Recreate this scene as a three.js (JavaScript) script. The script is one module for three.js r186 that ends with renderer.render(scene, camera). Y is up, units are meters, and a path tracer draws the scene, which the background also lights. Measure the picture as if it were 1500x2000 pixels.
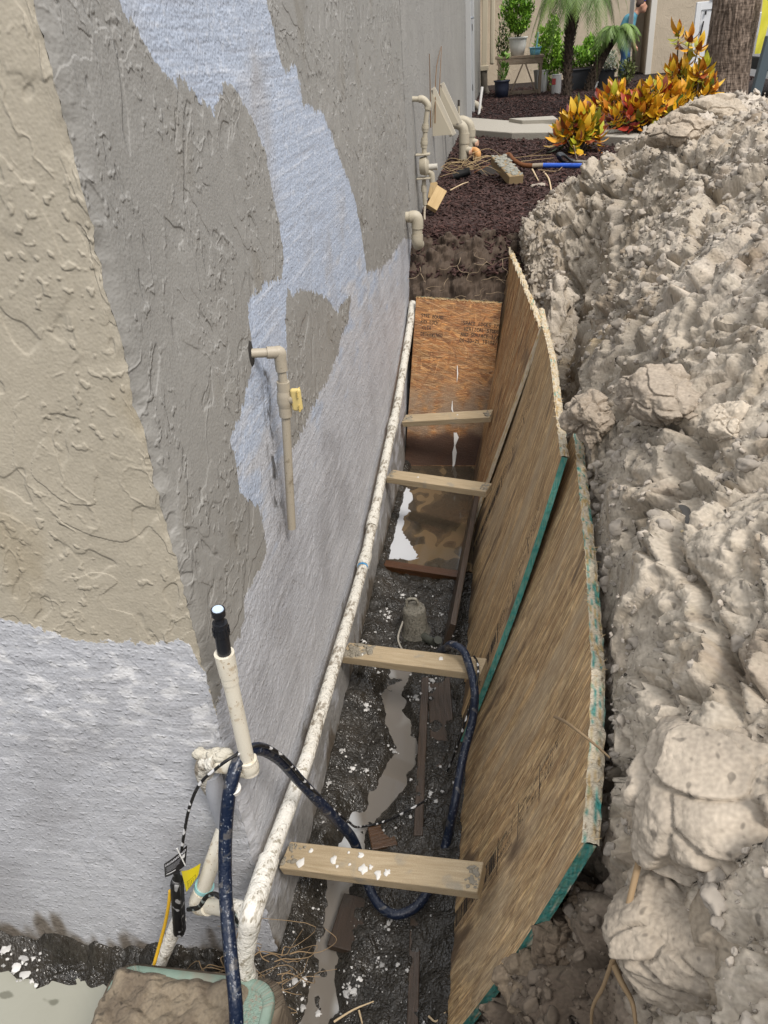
import * as THREE from 'three';
import { mergeGeometries } from 'three/addons/utils/BufferGeometryUtils.js';
import { RoundedBoxGeometry } from 'three/addons/geometries/RoundedBoxGeometry.js';
import { MarchingCubes } from 'three/addons/objects/MarchingCubes.js';

// ---------------------------------------------------------------- camera, sky, sun, exposure
const scene = new THREE.Scene();
const camera = new THREE.PerspectiveCamera(67.38, 768 / 1024, 0.05, 900);
camera.position.set(0.68, 1.15, 0);
camera.up.set(-0.01579, 0.85109, -0.52478);
camera.lookAt(0.52203, 0.62962, -0.83920);
const SKY = 0.76, SUN = 1.5;
{
  // overcast sky: a bright even layer of cloud, a little brighter overhead
  const W = 128, H = 64, d = new Float32Array(W * H * 4);
  for (let j = 0; j < H; j++) for (let i = 0; i < W; i++) {
    const e = (j + 0.5) / H * Math.PI - Math.PI / 2, up = Math.max(0, Math.sin(e)), k = (j * W + i) * 4;
    const a = i / W * Math.PI * 2, cloud = 1 + 0.05 * Math.sin(a * 3 + e * 5) + 0.04 * Math.sin(a * 7 - e * 9);
    const L = SKY * cloud * (e > 0 ? 0.62 + 0.48 * up : 0.3);
    d[k] = L * 0.985; d[k + 1] = L * 0.995; d[k + 2] = L * 1.03; d[k + 3] = 1;
  }
  const sky = new THREE.DataTexture(d, W, H, THREE.RGBAFormat, THREE.FloatType);
  sky.mapping = THREE.EquirectangularReflectionMapping; sky.magFilter = THREE.LinearFilter; sky.needsUpdate = true;
  scene.background = sky; scene.environment = sky;
}
const sun = new THREE.DirectionalLight(0xfff7ee, SUN);
sun.position.set(5.5, 11, 3.2); sun.target.position.set(0, 0, -2.5);
sun.castShadow = true; sun.shadow.radius = 32; sun.shadow.mapSize.set(2048, 2048);
Object.assign(sun.shadow.camera, { left: -12, right: 12, top: 16, bottom: -16, near: 0.5, far: 60 });
scene.add(sun, sun.target);
const renderer = new THREE.WebGLRenderer({ antialias: true });
renderer.toneMapping = THREE.LinearToneMapping;
renderer.toneMappingExposure = 2.0;
renderer.shadowMap.enabled = true;
renderer.setSize(768, 1024);

// ---------------------------------------------------------------- helpers
const V = (x, y, z) => new THREE.Vector3(x, y, z), TAU = Math.PI * 2;
const clamp = (v, a = 0, b = 1) => v < a ? a : v > b ? b : v;
const mix = (a, b, t) => a + (b - a) * t;
const smooth = (a, b, v) => { const t = clamp((v - a) / (b - a)); return t * t * (3 - 2 * t); };
function random(seed) { let s = seed >>> 0; return () => { s = (s + 0x6d2b79f5) | 0; let t = Math.imul(s ^ (s >>> 15), 1 | s); t = (t + Math.imul(t ^ (t >>> 7), 61 | t)) ^ t; return ((t ^ (t >>> 14)) >>> 0) / 4294967296; }; }
const PERM = new Uint8Array(512);
{ const r = random(77), p = [...Array(256).keys()]; for (let i = 255; i > 0; i--) { const j = Math.floor(r() * (i + 1)); const t = p[i]; p[i] = p[j]; p[j] = t; } for (let i = 0; i < 512; i++) PERM[i] = p[i & 255]; }
const GX = new Float32Array(256), GY = new Float32Array(256), HV = new Float32Array(256);
{ const r = random(5); for (let i = 0; i < 256; i++) { const a = r() * TAU; GX[i] = Math.cos(a); GY[i] = Math.sin(a); HV[i] = r(); } }
function n2(x, y) {                                     // gradient noise, about -0.7 to 0.7
  const xi = Math.floor(x), yi = Math.floor(y), fx = x - xi, fy = y - yi, X = xi & 255, Y = yi & 255;
  const u = fx * fx * fx * (fx * (fx * 6 - 15) + 10), v = fy * fy * fy * (fy * (fy * 6 - 15) + 10);
  const a = PERM[PERM[X] + Y], b = PERM[PERM[(X + 1) & 255] + Y], c = PERM[PERM[X] + ((Y + 1) & 255)], d = PERM[PERM[(X + 1) & 255] + ((Y + 1) & 255)];
  const p = GX[a] * fx + GY[a] * fy, q = GX[b] * (fx - 1) + GY[b] * fy, s = GX[c] * fx + GY[c] * (fy - 1), t = GX[d] * (fx - 1) + GY[d] * (fy - 1);
  return p + u * (q - p) + v * (s + u * (t - s) - p - u * (q - p));
}
const fbm = (x, y, o = 4) => { let s = 0, a = 1, t = 0; for (let i = 0; i < o; i++) { s += a * n2(x + i * 17.3, y - i * 9.7); t += a; a *= 0.5; x *= 2.03; y *= 2.03; } return s / t * 1.5; };
const CELL = { f1: 0, f2: 0, id: 0 };
function cells(x, y) {                                  // nearest and second nearest feature point
  const xi = Math.floor(x), yi = Math.floor(y); let f1 = 9, f2 = 9, id = 0;
  for (let j = -1; j <= 1; j++) for (let i = -1; i <= 1; i++) {
    const h = PERM[PERM[(xi + i) & 255] + ((yi + j) & 255)], h2 = PERM[(h + 91) & 255];
    const dx = xi + i + HV[h] - x, dy = yi + j + HV[h2] - y, d = dx * dx + dy * dy;
    if (d < f1) { f2 = f1; f1 = d; id = h; } else if (d < f2) f2 = d;
  }
  CELL.f1 = Math.sqrt(f1); CELL.f2 = Math.sqrt(f2); CELL.id = id; return CELL;
}
const lumps = (x, y) => { const c = cells(x, y); return Math.max(0, 1 - c.f1 * c.f1 * 1.5) * (0.45 + 0.75 * HV[(c.id * 7 + 3) & 255]); };
function n3(x, y, z) {                                  // smooth value noise in space, -1 to 1
  const xi = Math.floor(x), yi = Math.floor(y), zi = Math.floor(z), fx = x - xi, fy = y - yi, fz = z - zi, u = fx * fx * (3 - 2 * fx), v = fy * fy * (3 - 2 * fy), w = fz * fz * (3 - 2 * fz);
  const h = (i, j, k) => HV[PERM[PERM[PERM[(xi + i) & 255] + ((yi + j) & 255)] + ((zi + k) & 255)]];
  return (mix(mix(mix(h(0, 0, 0), h(1, 0, 0), u), mix(h(0, 1, 0), h(1, 1, 0), u), v), mix(mix(h(0, 0, 1), h(1, 0, 1), u), mix(h(0, 1, 1), h(1, 1, 1), u), v), w) - 0.5) * 2;
}
function plates(x, y, z) {                                   // broken clods: tilted facets parted by narrow cracks, 0 in a crack
  const xi = Math.floor(x), yi = Math.floor(y), zi = Math.floor(z); let f1 = 9, f2 = 9, id = 0, ex = 0, ey = 0, ez = 0;
  for (let k = -1; k <= 1; k++) for (let j = -1; j <= 1; j++) for (let i = -1; i <= 1; i++) {
    const h = PERM[PERM[PERM[(xi + i) & 255] + ((yi + j) & 255)] + ((zi + k) & 255)], dx = xi + i + HV[h] - x, dy = yi + j + HV[(h + 57) & 255] - y, dz = zi + k + HV[(h + 131) & 255] - z, d = dx * dx + dy * dy + dz * dz;
    if (d < f1) { f2 = f1; f1 = d; id = h; ex = dx; ey = dy; ez = dz; } else if (d < f2) f2 = d;
  }
  const gap = Math.sqrt(f2) - Math.sqrt(f1), tilt = ex * (HV[(id + 11) & 255] - 0.5) + ey * (HV[(id + 77) & 255] - 0.5) + ez * (HV[(id + 150) & 255] - 0.5);
  return smooth(0, 0.1, gap) * (0.3 + 0.75 * HV[(id * 7 + 3) & 255] + tilt * 1.3);
}
function lumps3(x, y, z) {                                   // rounded clods packed in space
  const xi = Math.floor(x), yi = Math.floor(y), zi = Math.floor(z); let f1 = 9, f2 = 9, id = 0;
  for (let k = -1; k <= 1; k++) for (let j = -1; j <= 1; j++) for (let i = -1; i <= 1; i++) {
    const h = PERM[PERM[PERM[(xi + i) & 255] + ((yi + j) & 255)] + ((zi + k) & 255)], dx = xi + i + HV[h] - x, dy = yi + j + HV[(h + 57) & 255] - y, dz = zi + k + HV[(h + 131) & 255] - z, d = dx * dx + dy * dy + dz * dz;
    if (d < f1) { f2 = f1; f1 = d; id = h; } else if (d < f2) f2 = d;
  }
  const gap = Math.sqrt(f2) - Math.sqrt(f1); return smooth(0, 0.45, gap) * (0.5 + 0.5 * Math.max(0, 1 - f1)) * (0.35 + 0.9 * HV[(id * 7 + 3) & 255]);
}

const S2L = new Float32Array(256); for (let i = 0; i < 256; i++) { const c = i / 255; S2L[i] = c <= 0.04045 ? c / 12.92 : Math.pow((c + 0.055) / 1.055, 2.4); }
const rgb = (hex) => [hex >> 16 & 255, hex >> 8 & 255, hex & 255];
const mix3 = (a, b, t) => [a[0] + (b[0] - a[0]) * t, a[1] + (b[1] - a[1]) * t, a[2] + (b[2] - a[2]) * t];
const lin3 = (c) => [S2L[clamp(Math.round(c[0]), 0, 255)], S2L[clamp(Math.round(c[1]), 0, 255)], S2L[clamp(Math.round(c[2]), 0, 255)]];
function texture(w, h, fn, size = 1, clampEdges = false, sizeV = size) {         // fn(u, v in 0..1, out) fills out[0..2] with sRGB bytes
  const d = new Uint8Array(w * h * 4), o = [0, 0, 0];
  for (let j = 0; j < h; j++) for (let i = 0; i < w; i++) {
    fn((i + 0.5) / w, (j + 0.5) / h, o); const k = (j * w + i) * 4;
    d[k] = clamp(o[0], 0, 255); d[k + 1] = clamp(o[1], 0, 255); d[k + 2] = clamp(o[2], 0, 255); d[k + 3] = 255;
  }
  const t = new THREE.DataTexture(d, w, h); t.colorSpace = THREE.SRGBColorSpace; return finish(t, size, clampEdges, sizeV);
}
function bump(w, h, fn, size = 1, clampEdges = false, sizeV = size) {            // fn(u, v) gives a height 0..1
  const d = new Float32Array(w * h * 4);
  for (let j = 0; j < h; j++) for (let i = 0; i < w; i++) { const k = (j * w + i) * 4, v = fn((i + 0.5) / w, (j + 0.5) / h); d[k] = d[k + 1] = d[k + 2] = v; d[k + 3] = 1; }
  return finish(new THREE.DataTexture(d, w, h, THREE.RGBAFormat, THREE.FloatType), size, clampEdges, sizeV);
}
function finish(t, size, clampEdges, sizeV) {
  t.magFilter = t.minFilter = THREE.LinearFilter; t.wrapS = t.wrapT = clampEdges ? THREE.ClampToEdgeWrapping : THREE.RepeatWrapping;
  t.repeat.set(1 / size, 1 / sizeV); t.needsUpdate = true; return t;
}
// a function that tiles with period 1 in both directions
const tiled = (f) => (u, v) => { const a = smooth(0.8, 1, u), b = smooth(0.8, 1, v); return mix(mix(f(u, v), f(u - 1, v), a), mix(f(u, v - 1), f(u - 1, v - 1), a), b); };
function matte(hex, roughness = 0.85, more = {}) { return new THREE.MeshStandardMaterial({ color: hex, roughness, ...more }); }

const names = {};
function numbered(name) { const n = names[name] = (names[name] ?? -1) + 1; return n ? name + '_' + String(n).padStart(3, '0') : name; }
const bases = new Map();
function thing(name, label, category, base, group) {
  const o = new THREE.Group(); o.name = numbered(name); o.position.set(...base); scene.add(o);
  o.userData = { label, category }; if (group) o.userData.group = group; bases.set(o, base); return o;
}
function part(parent, name, geometry, material, label) {      // geometry in scene metres; the part keeps its place in the thing
  const b = bases.get(parent); geometry.translate(-b[0], -b[1], -b[2]);
  const m = new THREE.Mesh(geometry, material); m.name = name; m.castShadow = m.receiveShadow = true; parent.add(m); bases.set(m, b);
  if (label) m.userData.label = label; return m;
}
function solo(name, label, category, geometry, material, base, group) {
  geometry.translate(-base[0], -base[1], -base[2]);
  const m = new THREE.Mesh(geometry, material); m.name = numbered(name); m.position.set(...base); m.castShadow = m.receiveShadow = true; scene.add(m);
  m.userData = { label, category }; if (group) m.userData.group = group; bases.set(m, base); return m;
}
function setting(name, geometry, material, label, kind = 'structure') {
  const m = new THREE.Mesh(geometry, material); m.name = numbered(name); m.castShadow = m.receiveShadow = true; scene.add(m);
  m.userData = { kind, label, category: name.replace(/_/g, ' ').split(' ').slice(-2).join(' ') }; bases.set(m, [0, 0, 0]); return m;
}
function join(list) {
  return mergeGeometries(list.map((g) => {
    const n = g.index ? g.toNonIndexed() : g; for (const k of Object.keys(n.attributes)) if (!['position', 'normal', 'uv', 'color'].includes(k)) n.deleteAttribute(k);
    if (!n.attributes.uv) n.setAttribute('uv', new THREE.BufferAttribute(new Float32Array(n.attributes.position.count * 2), 2)); n.morphAttributes = {}; return n;
  }));
}
function geometryOf(pos, uv, index, color) {
  const g = new THREE.BufferGeometry(); g.setAttribute('position', new THREE.Float32BufferAttribute(pos, 3));
  if (uv) g.setAttribute('uv', new THREE.Float32BufferAttribute(uv, 2)); if (color) g.setAttribute('color', new THREE.Float32BufferAttribute(color, 3));
  g.setIndex(index); g.computeVertexNormals(); return g;
}
// a grid of (nu+1) x (nv+1) points; fn(a, b) with a, b in 0..1 gives [x, y, z, u, v, r, g, b]; keep(i, j) may leave cells out
function sheet(nu, nv, fn, { keep, flip, color } = {}) {
  const pos = [], uv = [], col = [], idx = [];
  for (let j = 0; j <= nv; j++) for (let i = 0; i <= nu; i++) { const p = fn(i / nu, j / nv); pos.push(p[0], p[1], p[2]); uv.push(p[3] ?? p[0], p[4] ?? p[2]); if (color) col.push(p[5], p[6], p[7]); }
  for (let j = 0; j < nv; j++) for (let i = 0; i < nu; i++) {
    if (keep && !keep(i, j)) continue;
    const a = j * (nu + 1) + i, b = a + 1, c = a + nu + 1, d = c + 1;
    if (flip) idx.push(a, c, b, b, c, d); else idx.push(a, b, c, b, d, c);
  }
  return geometryOf(pos, uv, idx, color ? col : null);
}
// a tube along points; radius a number or one per point; curve > 0 rounds it off with that many steps per span
function tube(points, radius, { sides = 10, caps = true, curve = 0, squash = 1 } = {}) {
  let P = points.map((p) => V(...p)), R = P.map((_, i) => Array.isArray(radius) ? radius[i] : radius);
  if (curve && P.length > 2) {
    const c = new THREE.CatmullRomCurve3(P, false, 'centripetal'), n = (P.length - 1) * curve, Q = [], S = [];
    for (let i = 0; i <= n; i++) { const t = i / n, k = Math.min(P.length - 2, Math.floor(t * (P.length - 1))), f = t * (P.length - 1) - k; Q.push(c.getPoint(t)); S.push(mix(R[k], R[k + 1], f)); }
    P = Q; R = S;
  }
  const pos = [], uv = [], idx = [], T = P.map((p, i) => P[Math.min(i + 1, P.length - 1)].clone().sub(P[Math.max(i - 1, 0)]).normalize());
  let N = Math.abs(T[0].y) < 0.9 ? V(0, 1, 0) : V(1, 0, 0); let len = 0;
  N.addScaledVector(T[0], -N.dot(T[0])).normalize();
  for (let i = 0; i < P.length; i++) {
    N.addScaledVector(T[i], -N.dot(T[i])).normalize(); const B = T[i].clone().cross(N);
    if (i) len += P[i].distanceTo(P[i - 1]);
    for (let k = 0; k <= sides; k++) {
      const a = k / sides * TAU, c = Math.cos(a) * R[i], s = Math.sin(a) * R[i] * squash;
      pos.push(P[i].x + N.x * c + B.x * s, P[i].y + N.y * c + B.y * s, P[i].z + N.z * c + B.z * s); uv.push(k / sides * TAU * R[0], len);
    }
  }
  const w = sides + 1;
  for (let i = 0; i < P.length - 1; i++) for (let k = 0; k < sides; k++) { const a = i * w + k; idx.push(a, a + 1, a + w, a + 1, a + w + 1, a + w); }
  const g = geometryOf(pos, uv, idx); fixSeam(g, P.length, w);
  if (!caps) return g;
  const ends = [];
  for (const e of [0, P.length - 1]) {
    const cp = [P[e].x, P[e].y, P[e].z], cu = [0, 0], ci = [];
    for (let k = 0; k <= sides; k++) { const a = (e * w + k) * 3; cp.push(pos[a], pos[a + 1], pos[a + 2]); cu.push(Math.cos(k / sides * TAU) * R[e], Math.sin(k / sides * TAU) * R[e]); }
    for (let k = 1; k <= sides; k++) e ? ci.push(0, k, k + 1) : ci.push(0, k + 1, k);
    ends.push(geometryOf(cp, cu, ci));
  }
  return join([g, ...ends]);
}
function fixSeam(g, rows, w) { const n = g.attributes.normal; for (let i = 0; i < rows; i++) { const a = i * w, b = a + w - 1, v = V(n.getX(a) + n.getX(b), n.getY(a) + n.getY(b), n.getZ(a) + n.getZ(b)).normalize(); n.setXYZ(a, v.x, v.y, v.z); n.setXYZ(b, v.x, v.y, v.z); } }
// a bar of width w (sideways) and height t between two points, edges eased; roll turns it about its length
function bar(a, b, w, t, { roll = 0, ease = 0.004, segments = 1, wobble = 0, seed = 1 } = {}) {
  const A = V(...a), B = V(...b), L = A.distanceTo(B), dir = B.clone().sub(A).normalize();
  const g = new RoundedBoxGeometry(L, t, w, 2, Math.min(ease, t / 2.2, w / 2.2)); const p = g.attributes.position, uv = new Float32Array(p.count * 2), n = g.attributes.normal;
  for (let i = 0; i < p.count; i++) { const ny = Math.abs(n.getY(i)) > 0.5; uv[i * 2] = p.getX(i) + seed * 0.37; uv[i * 2 + 1] = (ny ? p.getZ(i) : p.getY(i) + 0.13) + seed * 0.21; }
  g.setAttribute('uv', new THREE.BufferAttribute(uv, 2));
  let up = Math.abs(dir.y) > 0.9 ? V(0, 0, 1) : V(0, 1, 0); const side = dir.clone().cross(up).normalize(); up = side.clone().cross(dir);
  const m = new THREE.Matrix4().makeBasis(dir, up, side); g.rotateX(roll); g.applyMatrix4(m); g.translate((A.x + B.x) / 2, (A.y + B.y) / 2, (A.z + B.z) / 2); return g;
}
const box = (x, y, z, w, h, d, ease = 0.005) => { const g = new RoundedBoxGeometry(w, h, d, 2, Math.min(ease, w / 2.2, h / 2.2, d / 2.2)); g.translate(x, y, z); return g; };
const lathe = (profile, x, y, z, seg = 24) => { const g = new THREE.LatheGeometry(profile.map(([r, h]) => new THREE.Vector2(r, h)), seg); g.translate(x, y, z); return g; };
// a lump: an icosphere pushed in and out by noise
function lump(x, y, z, rx, ry, rz, detail, rough, seed, fine = 0.25, blocky = 0) {
  const g = new THREE.IcosahedronGeometry(1, detail), p = g.attributes.position, uv = new Float32Array(p.count * 2);
  for (let i = 0; i < p.count; i++) {
    const a = p.getX(i), b = p.getY(i), c = p.getZ(i), q = seed * 13.7;
    const ca = Math.cos(seed * 1.7), sa = Math.sin(seed * 1.7), ra = a * ca + c * sa, rc = c * ca - a * sa, rb = b * 0.8 + ra * 0.6, rr = ra * 0.8 - b * 0.6, block = blocky ? mix(1, 1 / Math.pow(rb ** 6 + rr ** 6 + rc ** 6, 1 / 6), blocky) : 1;
    const wa = a + n3(a * 2 + q, b * 2, c * 2) * 0.25, wb = b + n3(a * 2, b * 2 + q, c * 2) * 0.25, wc = c + n3(a * 2, b * 2, c * 2 - q) * 0.25;
    const k = block + rough * (n3(a * 1.1 + q, b * 1.1, c * 1.1) * 0.55 + n3(wa * 2.7 + q, wb * 2.7, wc * 2.7) * 0.3 + (plates(wa * 1.3 + q, wb * 1.3, wc * 1.3) - 0.4) * fine + n3(a * 6, b * 6 + q, c * 6) * fine * 0.25 + n3(a * 17, b * 17 + q, c * 17) * fine * 0.12 + n3(a * 40, b * 40 + q, c * 40) * fine * 0.06);
    p.setXYZ(i, x + a * k * rx, y + b * k * ry, z + c * k * rz); { const X = p.getX(i), Y = p.getY(i), Z = p.getZ(i); uv[i * 2] = X * 0.89 + Y * 0.35 + Z * 0.28; uv[i * 2 + 1] = Y * 0.62 - Z * 0.78; }
  }
  g.setAttribute('uv', new THREE.BufferAttribute(uv, 2));
  const m = weld(g); return m;
}
function weld(g) {                                         // smooth normals on a non-indexed geometry
  const p = g.attributes.position, map = new Map(), acc = [];
  g.computeVertexNormals(); const n = g.attributes.normal, key = [];
  for (let i = 0; i < p.count; i++) { const k = Math.round(p.getX(i) * 2e4) + '_' + Math.round(p.getY(i) * 2e4) + '_' + Math.round(p.getZ(i) * 2e4); key.push(k); let e = map.get(k); if (!e) { e = [0, 0, 0]; map.set(k, e); } e[0] += n.getX(i); e[1] += n.getY(i); e[2] += n.getZ(i); }
  for (let i = 0; i < p.count; i++) { const e = map.get(key[i]), l = Math.hypot(...e) || 1; n.setXYZ(i, e[0] / l, e[1] / l, e[2] / l); }
  return g;
}
// even-odd fill of polygons given in the texture's own metres, as a mask that can be looked up
function maskOf(polygons, x0, x1, y0, y1, w, h) {
  const m = new Uint8Array(w * h);
  for (let j = 0; j < h; j++) {
    const y = y0 + (j + 0.5) / h * (y1 - y0), xs = [];
    for (const poly of polygons) for (let i = 0; i < poly.length; i++) { const [ax, ay] = poly[i], [bx, by] = poly[(i + 1) % poly.length]; if ((ay > y) !== (by > y)) xs.push(ax + (y - ay) / (by - ay) * (bx - ax)); }
    xs.sort((a, b) => a - b);
    for (let k = 0; k + 1 < xs.length; k += 2) { const a = Math.max(0, Math.ceil((xs[k] - x0) / (x1 - x0) * w - 0.5)), b = Math.min(w - 1, Math.floor((xs[k + 1] - x0) / (x1 - x0) * w - 0.5)); for (let i = a; i <= b; i++) m[j * w + i] = 1; }
  }
  const pass = (src, dx, dy, R) => { const o = new Float32Array(w * h); for (let j = 0; j < h; j++) for (let i = 0; i < w; i++) { let t = 0; for (let k = -R; k <= R; k++) t += src[clamp(j + dy * k, 0, h - 1) * w + clamp(i + dx * k, 0, w - 1)]; o[j * w + i] = t / (2 * R + 1); } return o; };
  const soft = pass(pass(m, 1, 0, 5), 0, 1, 5);                 // how far inside: 0.5 at the outline
  return (x, y) => { const i = clamp(Math.floor((x - x0) / (x1 - x0) * w), 0, w - 1), j = clamp(Math.floor((y - y0) / (y1 - y0) * h), 0, h - 1); return soft[j * w + i]; };
}
const groundHeight = (z) => clamp((-5 - z) * 0.012, 0, 0.13);

// ---------------------------------------------------------------- the stucco building
const CORNER = -1.255, W0 = -1.45, WS = 4.2;                 // corner of the walls, lowest point and size of the painted panel
function stucco(p, q) {                                       // trowelled stucco: low ledges, torn spots and flats, heights about 0..1
  const wx = fbm(p * 2.6, q * 2.6, 2) * 0.12, wy = fbm(p * 2.6 + 40, q * 2.6, 2) * 0.12, x = p + wx, y = q + wy;
  const a = n2(x * 4.4, y * 3.2) + n2(x * 10, y * 8) * 0.4 + n2(x * 31, y * 27) * 0.08, k = a * 2.6 + 8, ledge = k - Math.floor(k), here = smooth(-0.15, 0.12, n2(p * 3.1 + 3, q * 3.1 + 30) + n2(p * 9, q * 9) * 0.5);
  const torn = smooth(0.13, 0.19, n2(x * 11 + 70, y * 8) + n2(x * 34, y * 30) * 0.15) * smooth(-0.05, 0.2, n2(p * 2.3 + 8, q * 2.3)), dent = smooth(0.3, 0.36, n2(x * 17 + 20, y * 10) + n2(x * 44, y * 40) * 0.1);
  const ridge = (1 - clamp(Math.abs(n2(x * 7.3 + 9, y * 5.1) + n2(x * 29, y * 29) * 0.1 + n2(x * 67, y * 67) * 0.05) / 0.028)) * smooth(-0.02, 0.14, n2(p * 5.2 + 50, q * 5.2 + 30) + n2(p * 19, q * 19) * 0.5), crumb = smooth(0.2, 0.4, n2(p * 52, q * 46) + n2(p * 110, q * 110) * 0.3) * smooth(-0.12, 0.22, n2(p * 5 + 60, q * 5) + n2(p * 14, q * 14) * 0.4);
  return 0.4 + (ledge - 0.5) * 0.32 * here + torn * 0.26 - dent * 0.4 + ridge * 0.32 + crumb * 0.42 + n2(p * 9, q * 9) * 0.05 + n2(p * 33, q * 30) * 0.06;
}
const grain = (p, q) => n2(p * 70, q * 66) * 0.06 + n2(p * 160, q * 160) * 0.12 + n2(p * 260, q * 260) * 0.08;
// where the silvery waterproofing was brushed on: outlines in metres on each wall
const coatLong = [
  [[-1.524,1.274],[-1.507,1.244],[-1.547,1.223],[-1.589,1.179],[-1.635,1.132],[-1.678,1.115],[-1.724,1.122],[-1.786,1.103],[-1.845,1.065],[-1.911,1.029],[-1.959,1.063],[-2.029,1.107],[-2.076,1.083],[-2.154,1.032],[-2.218,0.979],[-2.263,0.924],[-2.297,0.84],[-2.306,0.755],[-2.316,0.665],[-2.308,0.604],[-2.255,0.575],[-2.097,0.594],[-1.968,0.605],[-1.915,0.56],[-1.909,0.499],[-1.878,0.434],[-1.801,0.404],[-1.739,0.366],[-1.654,0.351],[-1.636,0.318],[-1.652,0.279],[-1.646,0.247],[-1.637,0.207],[-1.699,0.119],[-1.766,0.079],[-1.756,0.004],[-1.747,-0.07],[-1.691,-0.084],[-1.604,-0.078],[-1.52,-0.068],[-1.516,-0.117],[-1.458,-0.138],[-1.369,-0.145],[-1.279,-0.162],[-1.253,-0.222],[-1.224,-0.226],[-0.972,0.017],[-0.474,-0.852],[-1.331,-3.917],[-4.516,-1.647],[-5.499,-0.037],[-5.08,0.075],[-4.568,0.094],[-4.146,0.121],[-3.668,0.218],[-3.613,0.425],[-3.541,0.548],[-3.418,0.672],[-3.257,0.79],[-3.15,0.873],[-3.057,0.958],[-2.929,0.956],[-2.882,0.986],[-2.769,0.987],[-2.766,1.075],[-2.718,1.112],[-2.582,1.096],[-2.551,1.15],[-2.529,1.213],[-2.481,1.273],[-2.481,1.319]],
  [[-2.299,0.52],[-2.723,0.394],[-2.809,0.353],[-2.962,0.247],[-3.061,0.248],[-3.234,0.247],[-3.266,0.213],[-3.148,0.149],[-3.009,0.149],[-2.884,0.096],[-2.663,0.075],[-2.45,0.075],[-2.305,0.071],[-2.168,0.059],[-2.106,0.057],[-2.119,0.19],[-2.2,0.339],[-2.24,0.447],[-2.29,0.504]],
];
const coatEnd = [[[-1.047,0.063],[-0.491,0.065],[-0.415,0.056],[-0.374,0.021],[-0.299,0.013],[-0.264,-0.003],[-0.195,0.017],[-0.158,0.011],[-0.083,0.009],[-0.028,0.004],[-0.013,-0.042],[0.003,-0.089],[-0.004,-0.224],[0.195,-0.389],[-0.455,-5.577],[-7.876,-10.196],[-1.355,0.049]]];
const onLong = maskOf(coatLong, -5.6, -1.1, -1.6, 2.9, 1400, 1400), onEnd = maskOf(coatEnd, -2.2, 0.2, -1.7, 2.9, 800, 1400);
const edgeJitter = (p, q) => [n2(p * 9, q * 9) * 0.03 + n2(p * 38, q * 26) * 0.014, n2(p * 9 + 50, q * 9) * 0.03 + n2(p * 38 + 50, q * 26) * 0.03];
const coatedLong = (z, y) => { const [a, b] = edgeJitter(z, y); return onLong(z + a * 0.6, y + b * 0.6) + n2(z * 60, y * 24) * 0.4 + n2(z * 130, y * 90) * 0.3 > 0.5; };
const coatedEnd = (x, y) => { const [a, b] = edgeJitter(x + 7, y); return onEnd(x + a * 0.6, y + b * 0.6) + n2(x * 50, y * 30) * 0.4 + n2(x * 130, y * 110) * 0.3 > 0.5; };
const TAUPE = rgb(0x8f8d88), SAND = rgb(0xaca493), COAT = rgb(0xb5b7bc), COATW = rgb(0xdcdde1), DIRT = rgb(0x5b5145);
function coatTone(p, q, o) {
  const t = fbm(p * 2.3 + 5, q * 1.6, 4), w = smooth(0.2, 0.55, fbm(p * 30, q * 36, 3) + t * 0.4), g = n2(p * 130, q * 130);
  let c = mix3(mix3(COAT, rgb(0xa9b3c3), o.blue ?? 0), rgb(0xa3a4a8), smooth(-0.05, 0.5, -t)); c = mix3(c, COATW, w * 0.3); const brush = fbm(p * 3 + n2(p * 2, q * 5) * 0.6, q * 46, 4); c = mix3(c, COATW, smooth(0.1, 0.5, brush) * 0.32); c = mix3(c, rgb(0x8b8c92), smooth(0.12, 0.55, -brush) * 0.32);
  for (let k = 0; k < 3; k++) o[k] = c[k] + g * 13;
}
function paintTone(base, p, q, o) {
  const t = fbm(p * 1.7 + 90, q * 1.7, 4), f = n2(p * 60, q * 60) * 5 + n2(p * 170, q * 170) * 7, s = smooth(0.2, 0.6, fbm(p * 4 + 3, q * 2.5 + 60, 4));
  for (let k = 0; k < 3; k++) o[k] = base[k] * (1 + t * 0.07) - s * [9, 11, 14][k] + f;
}
const drips = (z, y) => smooth(0.02, 0.3, fbm(z * 3, y * 1.1, 3) + 0.35 - (y + 1.33) * 3.2 + n2(z * 24, y * 7) * 0.35);     // mud splashed on the footing
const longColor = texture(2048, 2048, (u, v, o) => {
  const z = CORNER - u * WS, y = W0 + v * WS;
  o.blue = smooth(-0.12, 0.18, y * 0.9 - 0.12 + fbm(z * 5, y * 13, 4) * 0.55); if (coatedLong(z, y)) coatTone(z, y, o);   // coat tone turns bluer higher up the wall, broken into streaks by noise
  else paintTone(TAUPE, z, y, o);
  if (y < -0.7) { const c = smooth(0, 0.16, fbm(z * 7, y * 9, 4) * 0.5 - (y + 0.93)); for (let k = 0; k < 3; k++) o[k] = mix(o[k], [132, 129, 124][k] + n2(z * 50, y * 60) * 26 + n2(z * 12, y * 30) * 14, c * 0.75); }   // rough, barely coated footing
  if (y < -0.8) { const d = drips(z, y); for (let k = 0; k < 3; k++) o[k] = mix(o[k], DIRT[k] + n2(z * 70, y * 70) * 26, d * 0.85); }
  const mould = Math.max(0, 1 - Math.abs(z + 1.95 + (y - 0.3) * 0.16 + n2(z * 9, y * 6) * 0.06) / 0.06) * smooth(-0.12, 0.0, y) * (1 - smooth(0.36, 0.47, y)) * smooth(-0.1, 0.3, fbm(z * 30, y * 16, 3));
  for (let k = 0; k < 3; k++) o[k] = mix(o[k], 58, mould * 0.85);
}, 1, true);
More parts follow.
